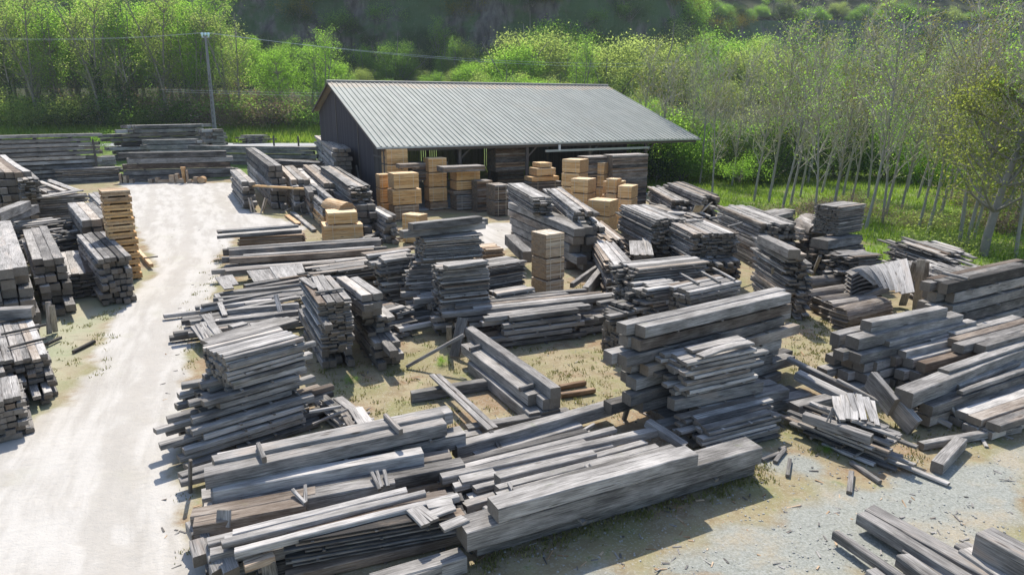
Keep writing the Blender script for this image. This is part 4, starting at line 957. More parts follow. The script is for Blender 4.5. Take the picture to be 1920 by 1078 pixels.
def mat_ground():
    t = NT('yard_ground'); p = t.pos(); a = sep(t, t.attr('ga')); b = sep(t, t.attr('gb'))
    chk, grv, mdw = a; alo, acr, bnk = b
    big = t.noise(p, .55, 5, .6); mid = t.noise(p, 2.2, 6, .65); fine = t.noise(p, 22, 4, .7)
    peb = t.t.nodes.new('ShaderNodeTexVoronoi'); peb.inputs['Scale'].default_value = 34; t.link(p, peb.inputs['Vector'])
    pv = sep(t, peb.outputs['Color'])[0]
    dirt = t.mix(t.ramp(mid, .35, .7), (.25, .20, .12), (.385, .325, .21))
    dirt = t.mix(t.math('MULTIPLY', t.ramp(big, .46, .62), .7), dirt, (.22, .215, .095))
    dirt = t.mix(t.math('MULTIPLY', t.ramp(mid, .58, .68), t.math('MULTIPLY', t.ramp(big, .4, .5), .7)), dirt, (.13, .17, .05))
    dirt = t.mix(t.math('MULTIPLY', t.ramp(big, .46, .38), .5), dirt, (.27, .16, .10))
    dirt = t.mix(t.math('MULTIPLY', t.ramp(pv, .72, .95), .45), dirt, (.40, .37, .30))
    dirt = t.mix(t.math('MULTIPLY', fine, .35), dirt, (.12, .10, .06))
    bk = t.mix(t.ramp(big, .4, .62), (.40, .38, .28), (.30, .33, .22))
    dirt = t.mix(t.math('MULTIPLY', bnk, .85), dirt, t.mix(t.math('MULTIPLY', fine, .4), bk, (.2, .2, .14)))
    cv = t.t.nodes.new('ShaderNodeCombineXYZ'); t.link(t.math('MULTIPLY', alo, .18), cv.inputs[0]); t.link(acr, cv.inputs[1])
    st = t.noise(cv.outputs[0], 1.7, 6, .62)
    chv = t.mix(t.ramp(st, .36, .6), (.37, .345, .31), (.46, .435, .40))
    chv = t.mix(t.math('MULTIPLY', t.ramp(mid, .55, .72), .5), chv, (.40, .37, .33))
    chv = t.mix(t.math('MULTIPLY', t.ramp(big, .56, .7), .35), chv, (.38, .365, .29))
    rut = t.ramp(t.math('SINE', t.math('ADD', t.math('MULTIPLY', acr, 2.6), t.math('MULTIPLY', big, 5.0))), .45, .95)
    chv = t.mix(t.math('MULTIPLY', rut, t.math('MULTIPLY', t.ramp(st, .35, .62), .5)), chv, (.31, .28, .24))
    chv = t.mix(t.math('MULTIPLY', t.ramp(fine, .55, .7), .22), chv, (.30, .275, .24))
    grc = t.mix(t.ramp(pv, .1, .95), (.20, .205, .175), (.28, .285, .25))
    grc = t.mix(t.ramp(big, .5, .66), grc, t.mix(pv, (.26, .22, .155), (.34, .295, .21)))
    grc = t.mix(t.math('MULTIPLY', t.ramp(fine, .35, .6), .3), grc, (.38, .385, .37))
    mw = t.mix(t.ramp(mid, .3, .7), (.075, .12, .025), (.17, .24, .055))
    mw = t.mix(t.math('MULTIPLY', t.ramp(big, .52, .68), .7), mw, (.20, .16, .10))
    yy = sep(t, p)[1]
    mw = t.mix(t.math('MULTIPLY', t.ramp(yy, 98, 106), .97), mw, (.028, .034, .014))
    def edge(m): return t.ramp(t.math('ADD', m, t.math('MULTIPLY', t.math('SUBTRACT', mid, .5), .6)), .25, .65)
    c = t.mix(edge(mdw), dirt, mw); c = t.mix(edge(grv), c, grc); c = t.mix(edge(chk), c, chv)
    # tyre lugs pressed into the chalk
    wv = t.t.nodes.new('ShaderNodeTexWave'); wv.inputs['Scale'].default_value = 1.3; wv.inputs['Distortion'].default_value = 3; wv.inputs['Detail'].default_value = 3
    cw = t.t.nodes.new('ShaderNodeCombineXYZ'); t.link(alo, cw.inputs[0]); t.link(t.math('MULTIPLY', acr, .5), cw.inputs[1]); t.link(cw.outputs[0], wv.inputs['Vector'])
    lug = t.math('MULTIPLY', t.math('MULTIPLY', wv.outputs['Fac'], t.ramp(t.math('ABSOLUTE', t.math('SINE', t.math('MULTIPLY', acr, 1.6))), .5, .9)), chk)
    h = t.math('ADD', t.math('ADD', t.math('MULTIPLY', mid, 1.2), t.math('MULTIPLY', fine, .35)), t.math('ADD', t.math('MULTIPLY', pv, t.math('ADD', .06, t.math('MULTIPLY', grv, .25))), t.math('ADD', t.math('MULTIPLY', lug, .07), t.math('MULTIPLY', st, .5))))
    return t.bsdf(c, .95, h, .55, .06, .1)
GROUND = mat_ground()
ny, nx = GX.shape
idx = np.arange(ny*nx).reshape(ny, nx)
VV = np.stack([GX, GY, GZ], -1).reshape(-1, 3)
FF = np.stack([idx[:-1, :-1], idx[:-1, 1:], idx[1:, 1:], idx[1:, :-1]], -1).reshape(-1, 4)
GA = np.stack([chalk, grav, mead], -1).reshape(-1, 3); GB = np.stack([AL, AC, bank], -1).reshape(-1, 3)
def grid_obj(name, sel, dz, label):
    f = FF[sel]; u, inv = np.unique(f, return_inverse=True); v = VV[u].copy(); v[:, 2] += dz
    o = link(name, mesh_from(name, v, inv.reshape(-1, 4).tolist(), GROUND, True, {'ga': ('POINT', 'FLOAT_VECTOR', GA[u]), 'gb': ('POINT', 'FLOAT_VECTOR', GB[u])}))
    o['kind'] = 'structure'; o['label'] = label; return o
fc = GA[FF].max(1)
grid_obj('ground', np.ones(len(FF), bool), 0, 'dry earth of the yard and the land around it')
near = (VV[FF][:, :, 1].max(1) < 66) & (VV[FF][:, :, 1].min(1) > 4)
grid_obj('chalk_track', (fc[:, 0] > .02) & near, .006, 'white chalk vehicle track through the yard')
grid_obj('gravel_track', (fc[:, 1] > .02) & (fc[:, 0] < .02) & near, .006, 'grey gravel track with beige patches')
ASPH = mat_plain('old_asphalt', (.30, .30, .30), .9, .15, 4)
V, F = [], []
for i in range(60):
    x = -75 + i*1.4
    for y in (84.0, 86, 88, 90.5): V.append((x, y, ztf(x, y)+.03))
for i in range(59):
    for j in range(3): F.append([i*4+j, (i+1)*4+j, (i+1)*4+j+1, i*4+j+1])
o = link('road', mesh_from('road', V, F, ASPH)); o['kind'] = 'structure'; o['label'] = 'grey asphalt lane beyond the stacks'
# ------------------------------------------------------------------ cliff
from mathutils import noise as mn
def mat_rock():
    t = NT('quarry_rock'); p = t.pos()
    a = t.noise(t.scale(p, (.5, .5, .16)), 1.0, 8, .65); b = t.noise(p, .12, 4, .6); c3 = t.noise(t.scale(p, (1.4, 1.4, .3)), 1.3, 6, .7)
    c = t.mix(t.ramp(a, .3, .7), (.06, .057, .055), (.20, .185, .165))
    c = t.mix(t.math('MULTIPLY', t.ramp(b, .38, .54), .88), c, (.065, .12, .045))
    c = t.mix(t.math('MULTIPLY', t.ramp(c3, .6, .75), .6), c, (.32, .28, .24))
    return t.bsdf(c, .95, t.math('ADD', a, c3), .8, .6, .1)
ROCK = mat_rock()
V, F = [], []; NXC, NZC = 300, 26; cx = np.linspace(-150, 330, NXC)
for i, x in enumerate(cx):
    yc = float(cliff_y(x)); zb_ = ztf(x, yc-1.5); hc = ztf(x, yc+6) - zb_
    for k in range(NZC+1):
        f = k/NZC; z = zb_ - 1 + f*(hc+1)
        nz = mn.noise(Vector((x*.09, z*.05, 3)))*3.2 + mn.noise(Vector((x*.35, z*.18, 9)))*1.3 + mn.noise(Vector((x*1.1, z*.5, 1)))*.5
        V.append((x, yc - 2.2 + f*4.2 + nz*(.35+.65*math.sin(math.pi*min(1, f*1.05))) - 1.2*math.sin(f*9+x*.05)*.4, z))
for i in range(NXC-1):
    for k in range(NZC): q = i*(NZC+1)+k; F.append([q, q+NZC+1, q+NZC+2, q+1])
o = link('quarry_cliff', mesh_from('quarry_cliff', V, F, ROCK)); o['kind'] = 'structure'; o['label'] = 'dark quarried rock face below the wooded hill'
# ------------------------------------------------------------------ foliage
def mat_leaf(name, ca, cb, cc, trans=.45, tcol=None):
    t = NT(name); lv = t.attr('lv', 'Fac')
    oi = t.t.nodes.new('ShaderNodeObjectInfo')
    f = t.math('ADD', t.math('MULTIPLY', lv, .75), t.math('MULTIPLY', oi.outputs['Random'], .3))
    c = t.mix(t.ramp(f, .1, .7), ca, cb); c = t.mix(t.ramp(f, .65, 1.0), c, cc)
    d = t.t.nodes.new('ShaderNodeBsdfDiffuse'); t.link(c, d.inputs[0])
    tr = t.t.nodes.new('ShaderNodeBsdfTranslucent')
    m2 = t.t.nodes.new('ShaderNodeMix'); m2.data_type = 'RGBA'; m2.blend_type = 'MULTIPLY'; m2.inputs[0].default_value = 1
    t.link(c, m2.inputs[6]); m2.inputs[7].default_value = (*(tcol or (2.0, 2.0, 1.1)), 1); t.link(m2.outputs[2], tr.inputs[0])
    mx = t.t.nodes.new('ShaderNodeMixShader'); mx.inputs[0].default_value = trans
    t.link(d.outputs[0], mx.inputs[1]); t.link(tr.outputs[0], mx.inputs[2]); t.link(mx.outputs[0], t.out.inputs[0]); return t.m
L_BRIGHT = mat_leaf('spring_leaf', (.115, .195, .04), (.17, .275, .058), (.225, .325, .085), .64, (2.0, 2.2, 1.2))
L_MID = mat_leaf('mid_leaf', (.09, .155, .045), (.13, .22, .058), (.18, .27, .08), .6, (2.0, 2.1, 1.15))
L_PALE = mat_leaf('pale_leaf', (.16, .20, .075), (.22, .265, .10), (.28, .32, .135), .6, (1.9, 2.0, 1.2))
L_OLIVE = mat_leaf('olive_leaf', (.10, .12, .03), (.165, .18, .05), (.23, .20, .075), .5, (1.6, 1.6, .95))
L_OAK = mat_leaf('oak_leaf', (.14, .165, .05), (.19, .215, .065), (.235, .23, .085), .6, (1.7, 1.75, 1.0))
L_DARK = mat_leaf('ivy_leaf', (.04, .075, .03), (.065, .11, .04), (.10, .15, .055), .2)
L_DRY = mat_leaf('dry_twig', (.15, .12, .08), (.25, .20, .145), (.34, .29, .22), .35, (1.3, 1.2, 1))
L_GORSE = mat_leaf('gorse_leaf', (.05, .07, .02), (.16, .13, .02), (.30, .22, .03), .3)
BARK = mat_plain('grey_bark', (.20, .185, .155), .9, .35, 4, bs=.5)
BARKP = mat_plain('pale_bark', (.27, .255, .215), .9, .35, 4, bs=.5)
TWIG = mat_plain('pale_twig', (.40, .37, .29), .9, .25, 2)
def leaves(name, C, size, mat, flat=.0, nrm=None):
    N = len(C); n = RN.normal(size=(N, 3)); n[:, 2] = np.abs(n[:, 2])*(1+flat)
    n[:, 2] += .5; n /= np.linalg.norm(n, axis=1)[:, None]; r = RN.normal(size=(N, 3)); a = np.cross(n, r); a /= np.linalg.norm(a, axis=1)[:, None]; b = np.cross(n, a)
    s = (size*RN.uniform(.6, 1.3, N))[:, None]; k = .62
    V = np.stack([C-a*s*.5, C+b*s*k*.5, C+a*s*.5, C-b*s*k*.5], 1).reshape(-1, 3)
    me = bpy.data.meshes.new(name); me.vertices.add(4*N); me.vertices.foreach_set('co', V.astype(np.float32).ravel())
    me.loops.add(4*N); me.loops.foreach_set('vertex_index', np.arange(4*N, dtype=np.int32)); me.polygons.add(N)
    me.polygons.foreach_set('loop_start', np.arange(0, 4*N, 4, dtype=np.int32))
    me.materials.append(mat); at = me.attributes.new('lv', 'FLOAT', 'FACE'); at.data.foreach_set('value', RN.uniform(0, 1, N).astype(np.float32))
    me.update(calc_edges=True); me.validate(); return me
def limb(m, p, d, L, r, seg, wander, up, tips, k=5, r1=.35):
    pts, rad = [p.copy()], [r]; d = d.normalized()
    for i in range(seg):
        d = (d + Vector((random.gauss(0, wander), random.gauss(0, wander), random.gauss(0, wander)+up))).normalized()
        p = p + d*(L/seg); pts.append(p.copy()); rad.append(r*(1-(1-r1)*(i+1)/seg)); tips.append((p.copy(), (i+1)/seg, d.copy()))
    m.tube(pts, rad, k, False); return pts, d
def tree_proto(kind, seed):
    random.seed(seed); m = MB(); tips = []; C = []
    if kind in ('broad', 'oak'):
        H = 15 if kind == 'broad' else 11.5; tr = .26 if kind == 'broad' else .24
        pts, _ = limb(m, Vector((0, 0, -.3)), Vector((0, 0, 1)), H*.8, tr, 7, .06, .05, [], 7, .3)
        for i in range(22):
            f = random.uniform(.22 if kind == 'oak' else .3, 1); q = pts[min(len(pts)-1, int(f*(len(pts)-1)))]; an = i*2.4+random.uniform(-.4, .4)
            LL = H*random.uniform(.22, .34)*(1.15-.55*f)*(1.25 if kind == 'oak' else 1)
            tp = []; _, dd = limb(m, q, Vector((math.cos(an), math.sin(an), .55 if kind == 'broad' else .4)), LL, tr*.36, 4, .16, .08, tp, 5, .3)
            for (p, ff, d) in tp:
                if ff < .4: continue
                for s_ in range(3):
                    tq = []; limb(m, p, d + Vector((random.gauss(0, .8), random.gauss(0, .8), random.gauss(0, .5))), LL*.38, tr*.1, 2, .2, .05, tq, 3, .3)
                    C += [x[0] for x in tq]
        C = np.array(C); N = 11000 if kind == 'broad' else 14000
        P_ = C[RN.integers(0, len(C), N)] + RN.normal(size=(N, 3))*np.array([.42, .42, .34])*(1 if kind == 'broad' else .8)
        size = .19 if kind == 'broad' else .13
    elif kind == 'airy':
        H = 17
        for s_ in range(random.choice((2, 3))):
            an = random.uniform(0, 6.28); base = Vector((math.cos(an)*.4, math.sin(an)*.4, -.3))
            pts, _ = limb(m, base, Vector((math.cos(an)*.12, math.sin(an)*.12, 1)), H*random.uniform(.8, 1), .17, 9, .05, .04, [], 6, .2)
            for i in range(16):
                f = random.uniform(.25, 1); q = pts[int(f*(len(pts)-1))]; a2 = i*2.4
                tp = []; limb(m, q, Vector((math.cos(a2), math.sin(a2), 1.0)), H*.17*(1.2-.5*f), .05, 4, .18, .12, tp, 4, .3)
                for (p, ff, d) in tp:
                    for s2 in range(2):
                        tq = []; limb(m, p, d + Vector((random.gauss(0, .7), random.gauss(0, .7), random.gauss(0, .4))), 1.1, .018, 2, .2, .05, tq, 3, .4); C += [x[0] for x in tq]
        C = np.array(C); N = 9000; P_ = C[RN.integers(0, len(C), N)] + RN.normal(size=(N, 3))*.36; size = .165
    elif kind == 'bare':
        H = 11.5
        pts, _ = limb(m, Vector((0, 0, -.3)), Vector((random.uniform(-.02, .09), random.uniform(-.04, .04), 1)), H, .10, 12, .035, .04, [], 6, .12)
        t2 = MB()
        for i in range(26):
            f = random.uniform(.3, .98); q = pts[int(f*12)]; a2 = i*2.4+random.uniform(-.5, .5)
            tp = []; limb(m if i % 3 == 0 else t2, q, Vector((math.cos(a2), math.sin(a2), 1.5)), H*.24*(1.25-.65*f), .032, 4, .12, .12, tp, 4, .3)
            for (p, ff, d) in tp:
                for s2 in range(3):
                    tq = []; limb(t2, p, d + Vector((random.gauss(0, .6), random.gauss(0, .6), random.gauss(0, .3))), random.uniform(.6, 1.3), .013, 2, .15, .1, tq, 3, .5); C += [x[0] for x in tq]
        C = np.array(C); N = 1700; P_ = C[RN.integers(0, len(C), N)] + RN.normal(size=(N, 3))*.17; size = .11
    elif kind == 'bush':
        for i in range(9):
            an = i*.7; tp = []; limb(m, Vector((0, 0, -.2)), Vector((math.cos(an)*.8, math.sin(an)*.8, 1)), random.uniform(3, 5), .07, 4, .15, .02, tp, 4, .3)
        K = 46; cl = RN.normal(size=(K, 3)); cl /= np.linalg.norm(cl, axis=1)[:, None]; cl = cl*RN.uniform(.55, 1, K)[:, None]*np.array([2.6, 2.6, 2.5]); cl[:, 2] = np.abs(cl[:, 2])*1.25 + .5
        N = 17000; P_ = cl[RN.integers(0, K, N)] + RN.normal(size=(N, 3))*np.array([.46, .46, .36]); size = .115
    elif kind == 'shrub':
        for i in range(7):
            an = i*.9; tp = []; limb(m, Vector((0, 0, -.1)), Vector((math.cos(an)*.7, math.sin(an)*.7, 1)), random.uniform(1.2, 2.2), .03, 3, .2, .02, tp, 3, .3)
        K = 16; cl = RN.normal(size=(K, 3))*np.array([.8, .8, .5]); cl[:, 2] = np.abs(cl[:, 2]) + .5
        N = 3600; P_ = cl[RN.integers(0, K, N)] + RN.normal(size=(N, 3))*.35; size = .1
    elif kind == 'ivy':
        pts, _ = limb(m, Vector((0, 0, -.3)), Vector((0, 0, 1)), 13, .3, 9, .04, .04, [], 7, .3)
        for i in range(9):
            tp = []; limb(m, pts[-1-i % 4], Vector((math.cos(i*2.4), math.sin(i*2.4), .8)), 4, .06, 4, .15, .1, tp, 4, .3)
            C += [x[0] for x in tp]
        N = 5200; f = RN.uniform(0, .75, N); P_ = np.array([pts[int(x*9)][:] for x in f]); P_[:, 2] += RN.uniform(-.9, .9, N)
        an = RN.uniform(0, 6.28, N); rr = RN.uniform(.3, .75, N)*(1.15-f); P_[:, 0] += np.cos(an)*rr; P_[:, 1] += np.sin(an)*rr
        P_[:, 2] = np.maximum(P_[:, 2], .1); size = .2
    random.seed(seed+99)
    tw = None
    if kind == 'bare': tw = mesh_from('twigs', t2.V, t2.F, TWIG)
    return mesh_from('trunk', m.V, m.F, BARKP if kind == 'bare' else BARK, True), P_, size, tw
PROTO = {}
def proto(kind, seed, mat):
    k = (kind, seed, mat.name)
    if k not in PROTO:
        if (kind, seed) not in PROTO: PROTO[(kind, seed)] = tree_proto(kind, seed)
        tm, P_, size, tw = PROTO[(kind, seed)]
        PROTO[k] = (tm, leaves('crown', P_, size, mat), tw)
    return PROTO[k]
def plant(name, kind, seed, mat, loc, sc, label, cat='tree', group=None, sx=1.0):
    tm, cm, tw = proto(kind, seed, mat)
    t = empty(name, loc, label, cat, group, random.gauss(0, .5) if kind == 'bare' else random.uniform(0, 6.28)); t.scale = (sc*sx, sc*sx, sc)
    link('trunk', tm, t); link('crown', cm, t)
    if tw is not None: link('twig_spray', tw, t)
    return t
def on(px, dist, dy=0):
    d = ray(px, 240); k = dist/d.y; x = d.x*k; return (x, dist, ztf(x, dist))
# wood beyond the road, left
random.seed(5)
GW = 'feathery trees of the wood beyond the road'
for i in range(17):
    px = -40 + i*40 + random.uniform(-10, 10); d = 104 + (i % 3)*5 + random.uniform(-2, 2)
    if 470 < px < 560: continue
    plant('woodland_tree', 'airy', 11+i % 3, (L_PALE, L_BRIGHT, L_MID)[(i*7) % 3] if i > 2 else L_PALE, on(px, d), random.uniform(1.0, 1.3)*(1 if px < 460 else .75), 'feathery many-stemmed tree in the wood beyond the road', group=GW, sx=1.15)
for i in range(26):
    px = -60 + i*24 + random.uniform(-8, 8); d = 116 + (i % 3)*8
    plant('woodland_tree', 'broad', 21+i % 3, (L_BRIGHT, L_MID, L_BRIGHT)[i % 3], on(px, d), random.uniform(1.2, 1.45)*(1 if px < 430 else .62), 'leafy broad tree deeper in the wood beyond the road', group='leafy trees deeper in the wood')
plant('woodland_tree', 'broad', 22, L_BRIGHT, on(528, 108), .82, 'bright green maple-like tree between the pole and shed')
plant('woodland_tree', 'broad', 23, L_BRIGHT, on(585, 112), .85, 'bright green leafy tree rising left of the shed gable')
plant('woodland_tree', 'broad', 21, L_BRIGHT, on(640, 118), .62, 'low bright green tree just behind the shed gable peak')
for px, lab, s in ((204,'thickest ivy-clad trunk at the wood edge',1.05), (234,'slimmer ivy-clad trunk beside the thickest one',.8), (250,'third ivy-clad trunk nearest the pole',.7), (30,'ivy-clad trunk at the far end of the wood',.7)):
    plant('ivy_tree', 'ivy', 31, L_DARK, on(px, 102), s, lab)
for i in range(48):
    px = -30 + i*13.5 + random.uniform(-8, 8)
    plant('hedge_shrub', 'shrub', 41+i % 2, (L_DRY, L_PALE, L_DARK, L_MID)[int(random.random()*4)] if px < 340 else (L_DRY, L_DRY, L_PALE, L_MID)[i % 4], on(px, 103+random.uniform(-1, 5)), random.uniform(1.2, 2.6), 'scrubby hedge shrub along the foot of the wood', 'shrub', 'scrub along the foot of the wood', sx=1.3)
plant('hedge_shrub', 'shrub', 42, L_MID, on(178, 80), 1.05, 'bright green bush between the two far stacks', 'shrub')
# behind the shed and up to the cliff foot
GB_ = 'round bushes between the shed and the cliff'
HB = [(655,150,1.2),(690,160,1.0),(735,150,.9),(775,158,1.1),(800,148,.9),(850,150,.9),(880,140,1.5),(930,138,1.7),(985,140,1.5),(1010,132,1.2),(1040,150,1.4),(1080,135,1.9),(1120,160,2.3),(1150,140,1.6),(1190,165,2.1),(1215,145,1.8),(1250,165,2.3),(1290,150,1.9),(1330,170,2.0),(1380,175,2.2),(1180,190,2.0),(1240,200,2.2),(1310,200,2.1),(1130,185,1.8),(1400,205,2.0),(1450,190,1.9),(1520,195,2.0),(1580,190,1.9),(1640,200,2.0),(1700,190,2.0),(1770,195,2.0),(1840,190,2.2),(1900,195,2.0),(1960,190,2.1),(1350,140,1.5),(1430,150,1.6),(1500,155,1.5),(1570,150,1.6),(1660,155,1.6),(1740,150,1.7),(1820,155,1.7),(1900,150,1.7)]
for i, (px, d, s) in enumerate(HB):
    s *= 1.0
    plant('hill_bush', 'bush', 51+i % 3, (L_PALE, L_BRIGHT, L_MID, L_BRIGHT, L_PALE)[i % 5], on(px, d), s, 'round spring-green bush on the slope behind the shed', 'bush', GB_)
for i in range(26):
    px = 640 + i*24 + random.uniform(-8, 8)
    plant('hill_bush', 'bush', 51+i % 3, (L_BRIGHT, L_MID, L_PALE)[i % 3], on(px, 112+random.uniform(0, 14)), random.uniform(.7, 1.0)*(1.1 if px < 900 else 1.6), 'low leafy bush just beyond the shed ridge', 'bush', 'bushes just beyond the shed ridge')
for i in range(34):
    px = 960 + i*19 + random.uniform(-8, 8) if i < 26 else 640 + (i-26)*44; d = (134 + (i*37 % 30)) if px < 1150 else 150 + (i*37 % 60)
    plant('hill_bush', 'bush', 51+i % 3, (L_BRIGHT, L_PALE, L_MID, L_PALE)[i % 4], on(px, d), random.uniform(2.4, 3.6) if i < 26 else random.uniform(1.0, 1.5), 'large pale green round tree below the quarry face', 'tree', 'large round trees below the quarry face')
for px, d, s, lab in ((832,158,.85,'tall narrow bright tree against the quarry face'), (852,150,.62,'shorter bright tree below the narrow tall one'), (1015,158,.8,'bright spindly tree left of the round bush'), (1055,156,.75,'bright spindly tree touching the round bush'), (1085,112,.85,'airy yellow-green tree behind the ridge'), (700,162,.8,'dark bushy tree against the quarry face')):
    plant('slope_tree', 'airy' if 'bushy' not in lab else 'broad', 12, L_BRIGHT if 'dark' not in lab else L_DARK, on(px, d), s, lab)
for i in range(34):
    px = 470 + i*17 + random.uniform(-8, 8); s_ = random.uniform(1.0, 2.4)
    plant('cliff_foot_tree', 'bush', 51+i % 3, (L_DARK, L_MID, L_BRIGHT, L_MID, L_PALE)[i % 5], on(px, random.uniform(150, 159)), s_, 'bushy tree crowding the foot of the quarry face', 'tree', 'trees crowding the foot of the quarry face', sx=.75)
# cliff top and the hill above it
GC = 'trees along the top of the quarry face'
for i in range(76):
    x = -70 + i*3.9 + random.uniform(-1.5, 1.5); y = float(cliff_y(x)) + 5 + random.uniform(0, 9)
    plant('cliff_tree', 'bush', 51+i % 3, (L_MID, L_MID, L_BRIGHT, L_DARK, L_PALE)[i % 5], (x, y, ztf(x, y)-.5), random.uniform(.9, 1.7), 'bushy tree on the brink of the quarry face', 'tree', GC)
for i in range(34):
    x = 30 + i*6.6 + random.uniform(-3, 3); y = float(cliff_y(x)) + random.uniform(16, 50)
    plant('cliff_tree', 'broad', 21+i % 3, (L_MID, L_BRIGHT, L_PALE)[i % 3], (x, y, ztf(x, y)-.5), random.uniform(.7, 1.0), 'leafy tree on the hill above the quarry face', 'tree', 'trees on the hill above the quarry face')
for i in range(46):
    x = 20 + random.uniform(0, 240); y = float(cliff_y(x)) + random.uniform(30, 120)
    plant('hill_bush', 'bush', 51+i % 3, (L_PALE, L_BRIGHT, L_MID)[i % 3], (x, y, ztf(x, y)-.5), random.uniform(1.3, 2.3), 'pale green bush on the hill above the quarry', 'bush', 'bushes on the hill above the quarry')
for i in range(90):      # ivy and gorse clinging to the face
    x = -70 + i*1.75 + random.uniform(-2, 2); yc = float(cliff_y(x)); f = random.uniform(.0, .95); zb_ = ztf(x, yc-1.5); hh = ztf(x, yc+6)-zb_
    plant('cliff_shrub', 'shrub', 41+i % 2, (L_DARK, L_GORSE, L_MID, L_DARK)[i % 4], (x, yc-2.6+f*4, zb_+f*hh-.5), random.uniform(1.2, 2.6), ('dark ivy shrub clinging to the quarry face', 'yellow gorse clinging to the quarry face', 'green shrub clinging to the quarry face', 'dark ivy shrub clinging to the quarry face')[i % 4], 'shrub', 'shrubs clinging to the quarry face')
# grove of thin bare trees, right
GR = 'slender bare trees of the grove'
TR = [(1230,343),(1276,337),(1312,344),(1335,368),(1413,378),(1441,380),(1466,392),(1482,385),(1528,412),(1560,405),(1595,385),(1622,430),(1660,405),(1655,418),(1690,390),(1722,430),(1738,438),(1760,415),(1800,455),(1810,462),(1825,450),(1850,430),(1885,420),(1905,482),(1372,348),(1500,370),(1540,362),(1580,368),(1628,372),(1700,360),(1780,380),(1720,372),(1840,392),(1900,380),(1930,440),(1960,470)]
for i, (px, py) in enumerate(TR):
    p = U(px, py); d = p.y
    plant('grove_tree', 'bare', 61+i % 5, (L_OLIVE, L_PALE, L_BRIGHT)[i % 3], (p.x, p.y, ztf(p.x, p.y)), random.uniform(.85, 1.08)*(1.0 if d < 42 else 1.05), 'slender bare-twigged tree in the grove beside the yard', group=GR)
for i in range(20):
    px = 1200 + i*37 + random.uniform(-8, 8); d = random.uniform(56, 84)
    plant('grove_tree', 'bare', 61+i % 5, (L_OLIVE, L_PALE)[i % 2], on(px, d), random.uniform(.9, 1.15), 'slender bare-twigged tree deep in the grove', group='slender bare trees deep in the grove')
p = U(1843, 480); plant('olive_tree', 'oak', 71, L_OAK, (p.x, p.y, 0), .92, 'spreading olive-brown young oak at the grove edge')
p = U(1905, 420); plant('olive_tree', 'oak', 72, L_OAK, (p.x, p.y, 0), .95, 'olive-brown oak behind the spreading one')
p = U(1384, 362); plant('young_tree', 'shrub', 42, L_BRIGHT, (p.x, p.y, 1.1), 1.0, 'small bright yellow-green sapling in the grove')
p = U(1384, 362); m = MB(); m.tube([(0, 0, 0), (.05, 0, 2)], [.05, .04], 5); 
for i in range(36):
    px = 1205 + i*21 + random.uniform(-10, 10); d = random.uniform(62, 96)
    plant('hill_bush', 'bush', 51+i % 3, (L_DARK, L_MID, L_BRIGHT)[i % 3], on(px, d), random.uniform(.8, 1.7), 'leafy bush shading the back of the grove', 'bush', 'bushes at the back of the grove')
for i in range(14):
    px, py = random.uniform(1330, 1960), random.uniform(385, 470); p = U(px, py)
    if py > 350 + (px-1240)*.32: continue
    plant('bramble_clump', 'shrub', 41+i % 2, L_DRY if i % 3 else L_PALE, (p.x, p.y, -.35), random.uniform(.6, 1.1), 'dry tangled bramble clump among the grove trunks', 'bramble', 'bramble clumps of the grove', sx=1.5)
# grass and weeds
def blades(name, P_, hgt, mat, lab, wid=.02):
    N = len(P_); an = RN.uniform(0, 6.28, N); h = hgt*RN.uniform(.5, 1.3, N); w = wid*RN.uniform(.7, 1.4, N)
    ax = np.stack([np.cos(an)*w, np.sin(an)*w, np.zeros(N)], 1); lean = RN.normal(size=(N, 2))*h[:, None]*.3
    tip = P_ + np.concatenate([lean, h[:, None]], 1)
    V = np.stack([P_-ax, P_+ax, tip], 1).reshape(-1, 3)
    me = mesh_from(name, V, np.arange(3*N).reshape(-1, 3).tolist(), mat, False, {'lv': ('FACE', 'FLOAT', RN.uniform(0, 1, N))})
    o = link(name, me); o['kind'] = 'stuff'; o['label'] = lab
L_WEED = mat_leaf('weed_blade', (.12, .13, .04), (.19, .19, .075), (.27, .24, .12), .3, (1.4, 1.4, 1))
L_GRASS = mat_leaf('grass_blade', (.10, .16, .03), (.16, .25, .04), (.25, .29, .09), .45)
q = np.stack([RN.uniform(6, 46, 60000), RN.uniform(18, 72, 60000)], 1)
my = np.interp(q[:, 0], [MEADLINE[0].x, MEADLINE[2].x, MEADLINE[3].x, MEADLINE[4].x, 40], [58, MEADLINE[2].y, MEADLINE[3].y, MEADLINE[4].y, 22])
q = q[(q[:, 1] > my+.6) & (RN.uniform(size=len(q)) < .4+.6*(np.sin(q[:, 0]*1.3)+np.sin(q[:, 1]*.9+q[:, 0]) > -.4))]
blades('meadow_grass', np.concatenate([q, zt(q[:, 0], q[:, 1])[:, None]], 1), .34, L_GRASS, 'bright spring grass under the grove', .03)
q = np.stack([RN.uniform(-75, 2, 26000), RN.uniform(91.5, 103, 26000)], 1)
blades('verge_grass', np.concatenate([q, zt(q[:, 0], q[:, 1])[:, None]], 1), .75, L_GRASS, 'tall bright grass on the bank beyond the road', .06)
YG = []
